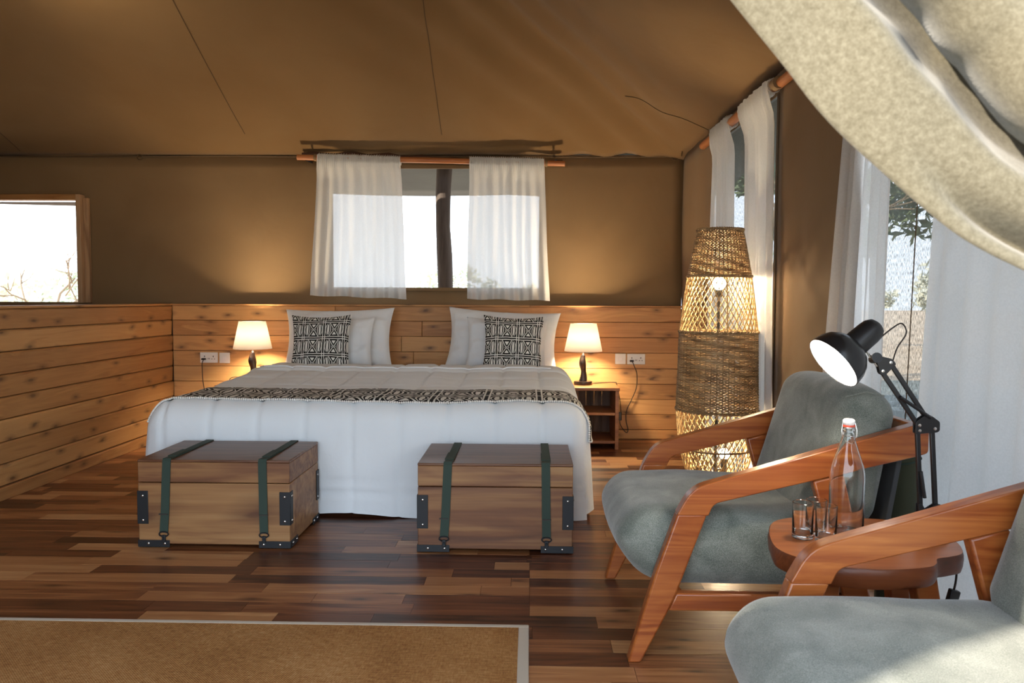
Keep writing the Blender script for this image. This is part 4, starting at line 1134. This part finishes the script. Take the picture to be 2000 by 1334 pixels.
    for ya in (-.0095, .0065):
        plate('base_bracket', [(1.1, .522), (1.16, .528), (1.163, .565), (1.15, .568), (1.12, .548), (1.106, .57), (1.098, .566)], y+ya, y+ya+.003)
        plate('elbow_bracket', [(1.083, .765), (1.143, .77), (1.15, .775), (1.15, .8), (1.125, .818), (1.108, .818), (1.083, .8)], y+ya, y+ya+.003)
        plate('head_bracket', [(.968, .975), (.975, .985), (1.012, .976), (1.024, .962), (.993, .928), (.98, .934)], y+ya, y+ya+.003)
    lower = bar((1.108, .543), (1.092, .776), .012); lower2 = bar((1.15, .547), (1.132, .78), .012)
    up1 = bar((.985, .944), (1.092, .79), .012); up2 = bar((1.008, .968), (1.118, .806), .012)
    obj('spring', B().tube([(1.1, y-.012, .66), (1.113, y-.012, .585)], .005, 8), M['black'], L)
    obj('spring', B().tube([(1.035, y-.012, .87), (1.122, y-.012, .812)], .0048, 8), M['black'], L)
    rv = B()
    for px_, pz_ in ((1.108, .543), (1.15, .549), (1.094, .775), (1.136, .781), (1.093, .79), (.987, .942), (1.008, .966)):
        obj('rivet', B().lathe([(0, .002), (.0045, .0015), (.005, 0)], (px_, y-.0096, pz_), 10, (0, -1, 0)), M['steel'], L)
    obj('wing_nut', B().tube([(.967, y-.016, .98), (.967, y+.016, .972)], [.015, .011], 12), M['black'], L)
    obj('swivel_rod', B().tube([(.934, y, 1.012), (.952, y, .985), (.975, y, .955)], .0035, 8), M['steel'], L)
    ax = V((.77, .14, .62)).normalized()                    # from the opening towards the cap
    oc = V((.847, y-.01, .963))
    outer = [(.084, 0), (.0838, .012), (.08, .032), (.071, .052), (.056, .069), (.036, .08), (.033, .082)]
    inner = [(r-.002, h-.001) for r, h in outer][::-1]
    obj('shade', B().lathe(outer, oc, 48, ax), M['black_gloss'], L, smooth=60)
    sh_in = obj('shade_lining', B().lathe([(.0818, .001), (.0815, .012), (.0778, .031), (.069, .05), (.054, .067), (.034, .0775), (.0, .078)], oc, 48, ax), M['porcelain'], L, smooth=60, label='white inside of the shade')
    obj('lamp_housing', B().lathe([(.0, .078), (.035, .078), (.036, .085), (.035, .135), (.033, .152), (.026, .166), (.014, .173), (0, .175)], oc, 32, ax), M['black'], L, smooth=50)
    obj('bulb', B().ball(oc+ax*.036, .03, 16, 10), M['bulb_white'], L, smooth=180)
    lamp_light('bulb_light', oc+ax*.012, LAMP['desk'], .03, L, (1, .9, .76))
    e = oc+ax*.16
    obj('head_cable', B().tube(catmull([e+V((.006, -.02, -.028)), e+V((.045, -.01, .0)), e+V((.075, 0, .012)), e+V((.088, 0, -.015)), e+V((.065, 0, -.055)), (1.018, y, .972)], 8), .0022, 6), M['cord'], L, smooth=180)
    c = obj('cord', B().tube(catmull([(1.165, 2.16, z+.006), (1.188, 2.155, z+.004), (1.2, 2.15, TT-.02), (1.204, 2.15, TT-.07), (1.204, 2.15, TT-.12), (1.197, 2.15, TT-.16)], 8).__add__(catmull([(1.187, 2.15, TT-.22), (1.18, 2.16, TT-.32), (1.2, 2.2, .012), (1.26, 2.34, .006)], 8)), .003, 6), M['cord'], L, smooth=180)
    m = Matrix.Translation((1.192, 2.15, TT-.188)) @ Matrix.Rotation(radians(14), 4, 'Y')
    obj('inline_switch', B().box((-.014, -.01, -.04), (.014, .01, .04), m), M['black'], c, bevel=.004)
    obj('rocker', B().box((-.006, -.0125, -.014), (.006, -.01, .014), m), M['slot'], c, bevel=.001)
build_table()

def build_bundle():
    b = B(); N = 28
    t = thing('canvas_roll', (1.31, 2.66, 0), 'dark olive rolled canvas standing behind the far armchair back', 'canvas')
    b.lathe([(0, 0), (.06, 0), (.066, .02), (.064, .3), (.066, .58), (.062, .645), (.045, .665), (0, .66)], (1.28, 2.66, 0), 28)
    obj('roll', b, M['olive'], t, smooth=60)
    obj('tie', B().tube([(1.28+.0675*cos(a), 2.66+.0675*sin(a), .59+.012*cos(a)) for a in [k*pi/16 for k in range(32)]], .003, 5, closed=True), M['strap'], t)
build_bundle()

def build_rug():
    x0, x1, y0, y1 = -2.7, .003, .95, 2.606
    r = thing('rug', ((x0+x1)/2, (y0+y1)/2, 0), 'brown woven sisal rug with pale cloth border on the floor', 'rug')
    obj('weave', B().box((x0+.03, y0+.03, .0006), (x1-.03, y1-.018, .009)), M['sisal'], r, bevel=.002)
    def edge(a, c): obj('binding', B().box(a, c), M['binding'], r, bevel=.003, label='pale cloth binding')
    edge((x0, y1-.022, .0006), (x1, y1, .0105)); edge((x1-.036, y0, .0006), (x1, y1-.0225, .0105)); edge((x0, y0, .0006), (x1-.0365, y0+.032, .0105)); edge((x0, y0+.0325, .0006), (x0+.032, y1-.0225, .0105))
build_rug()
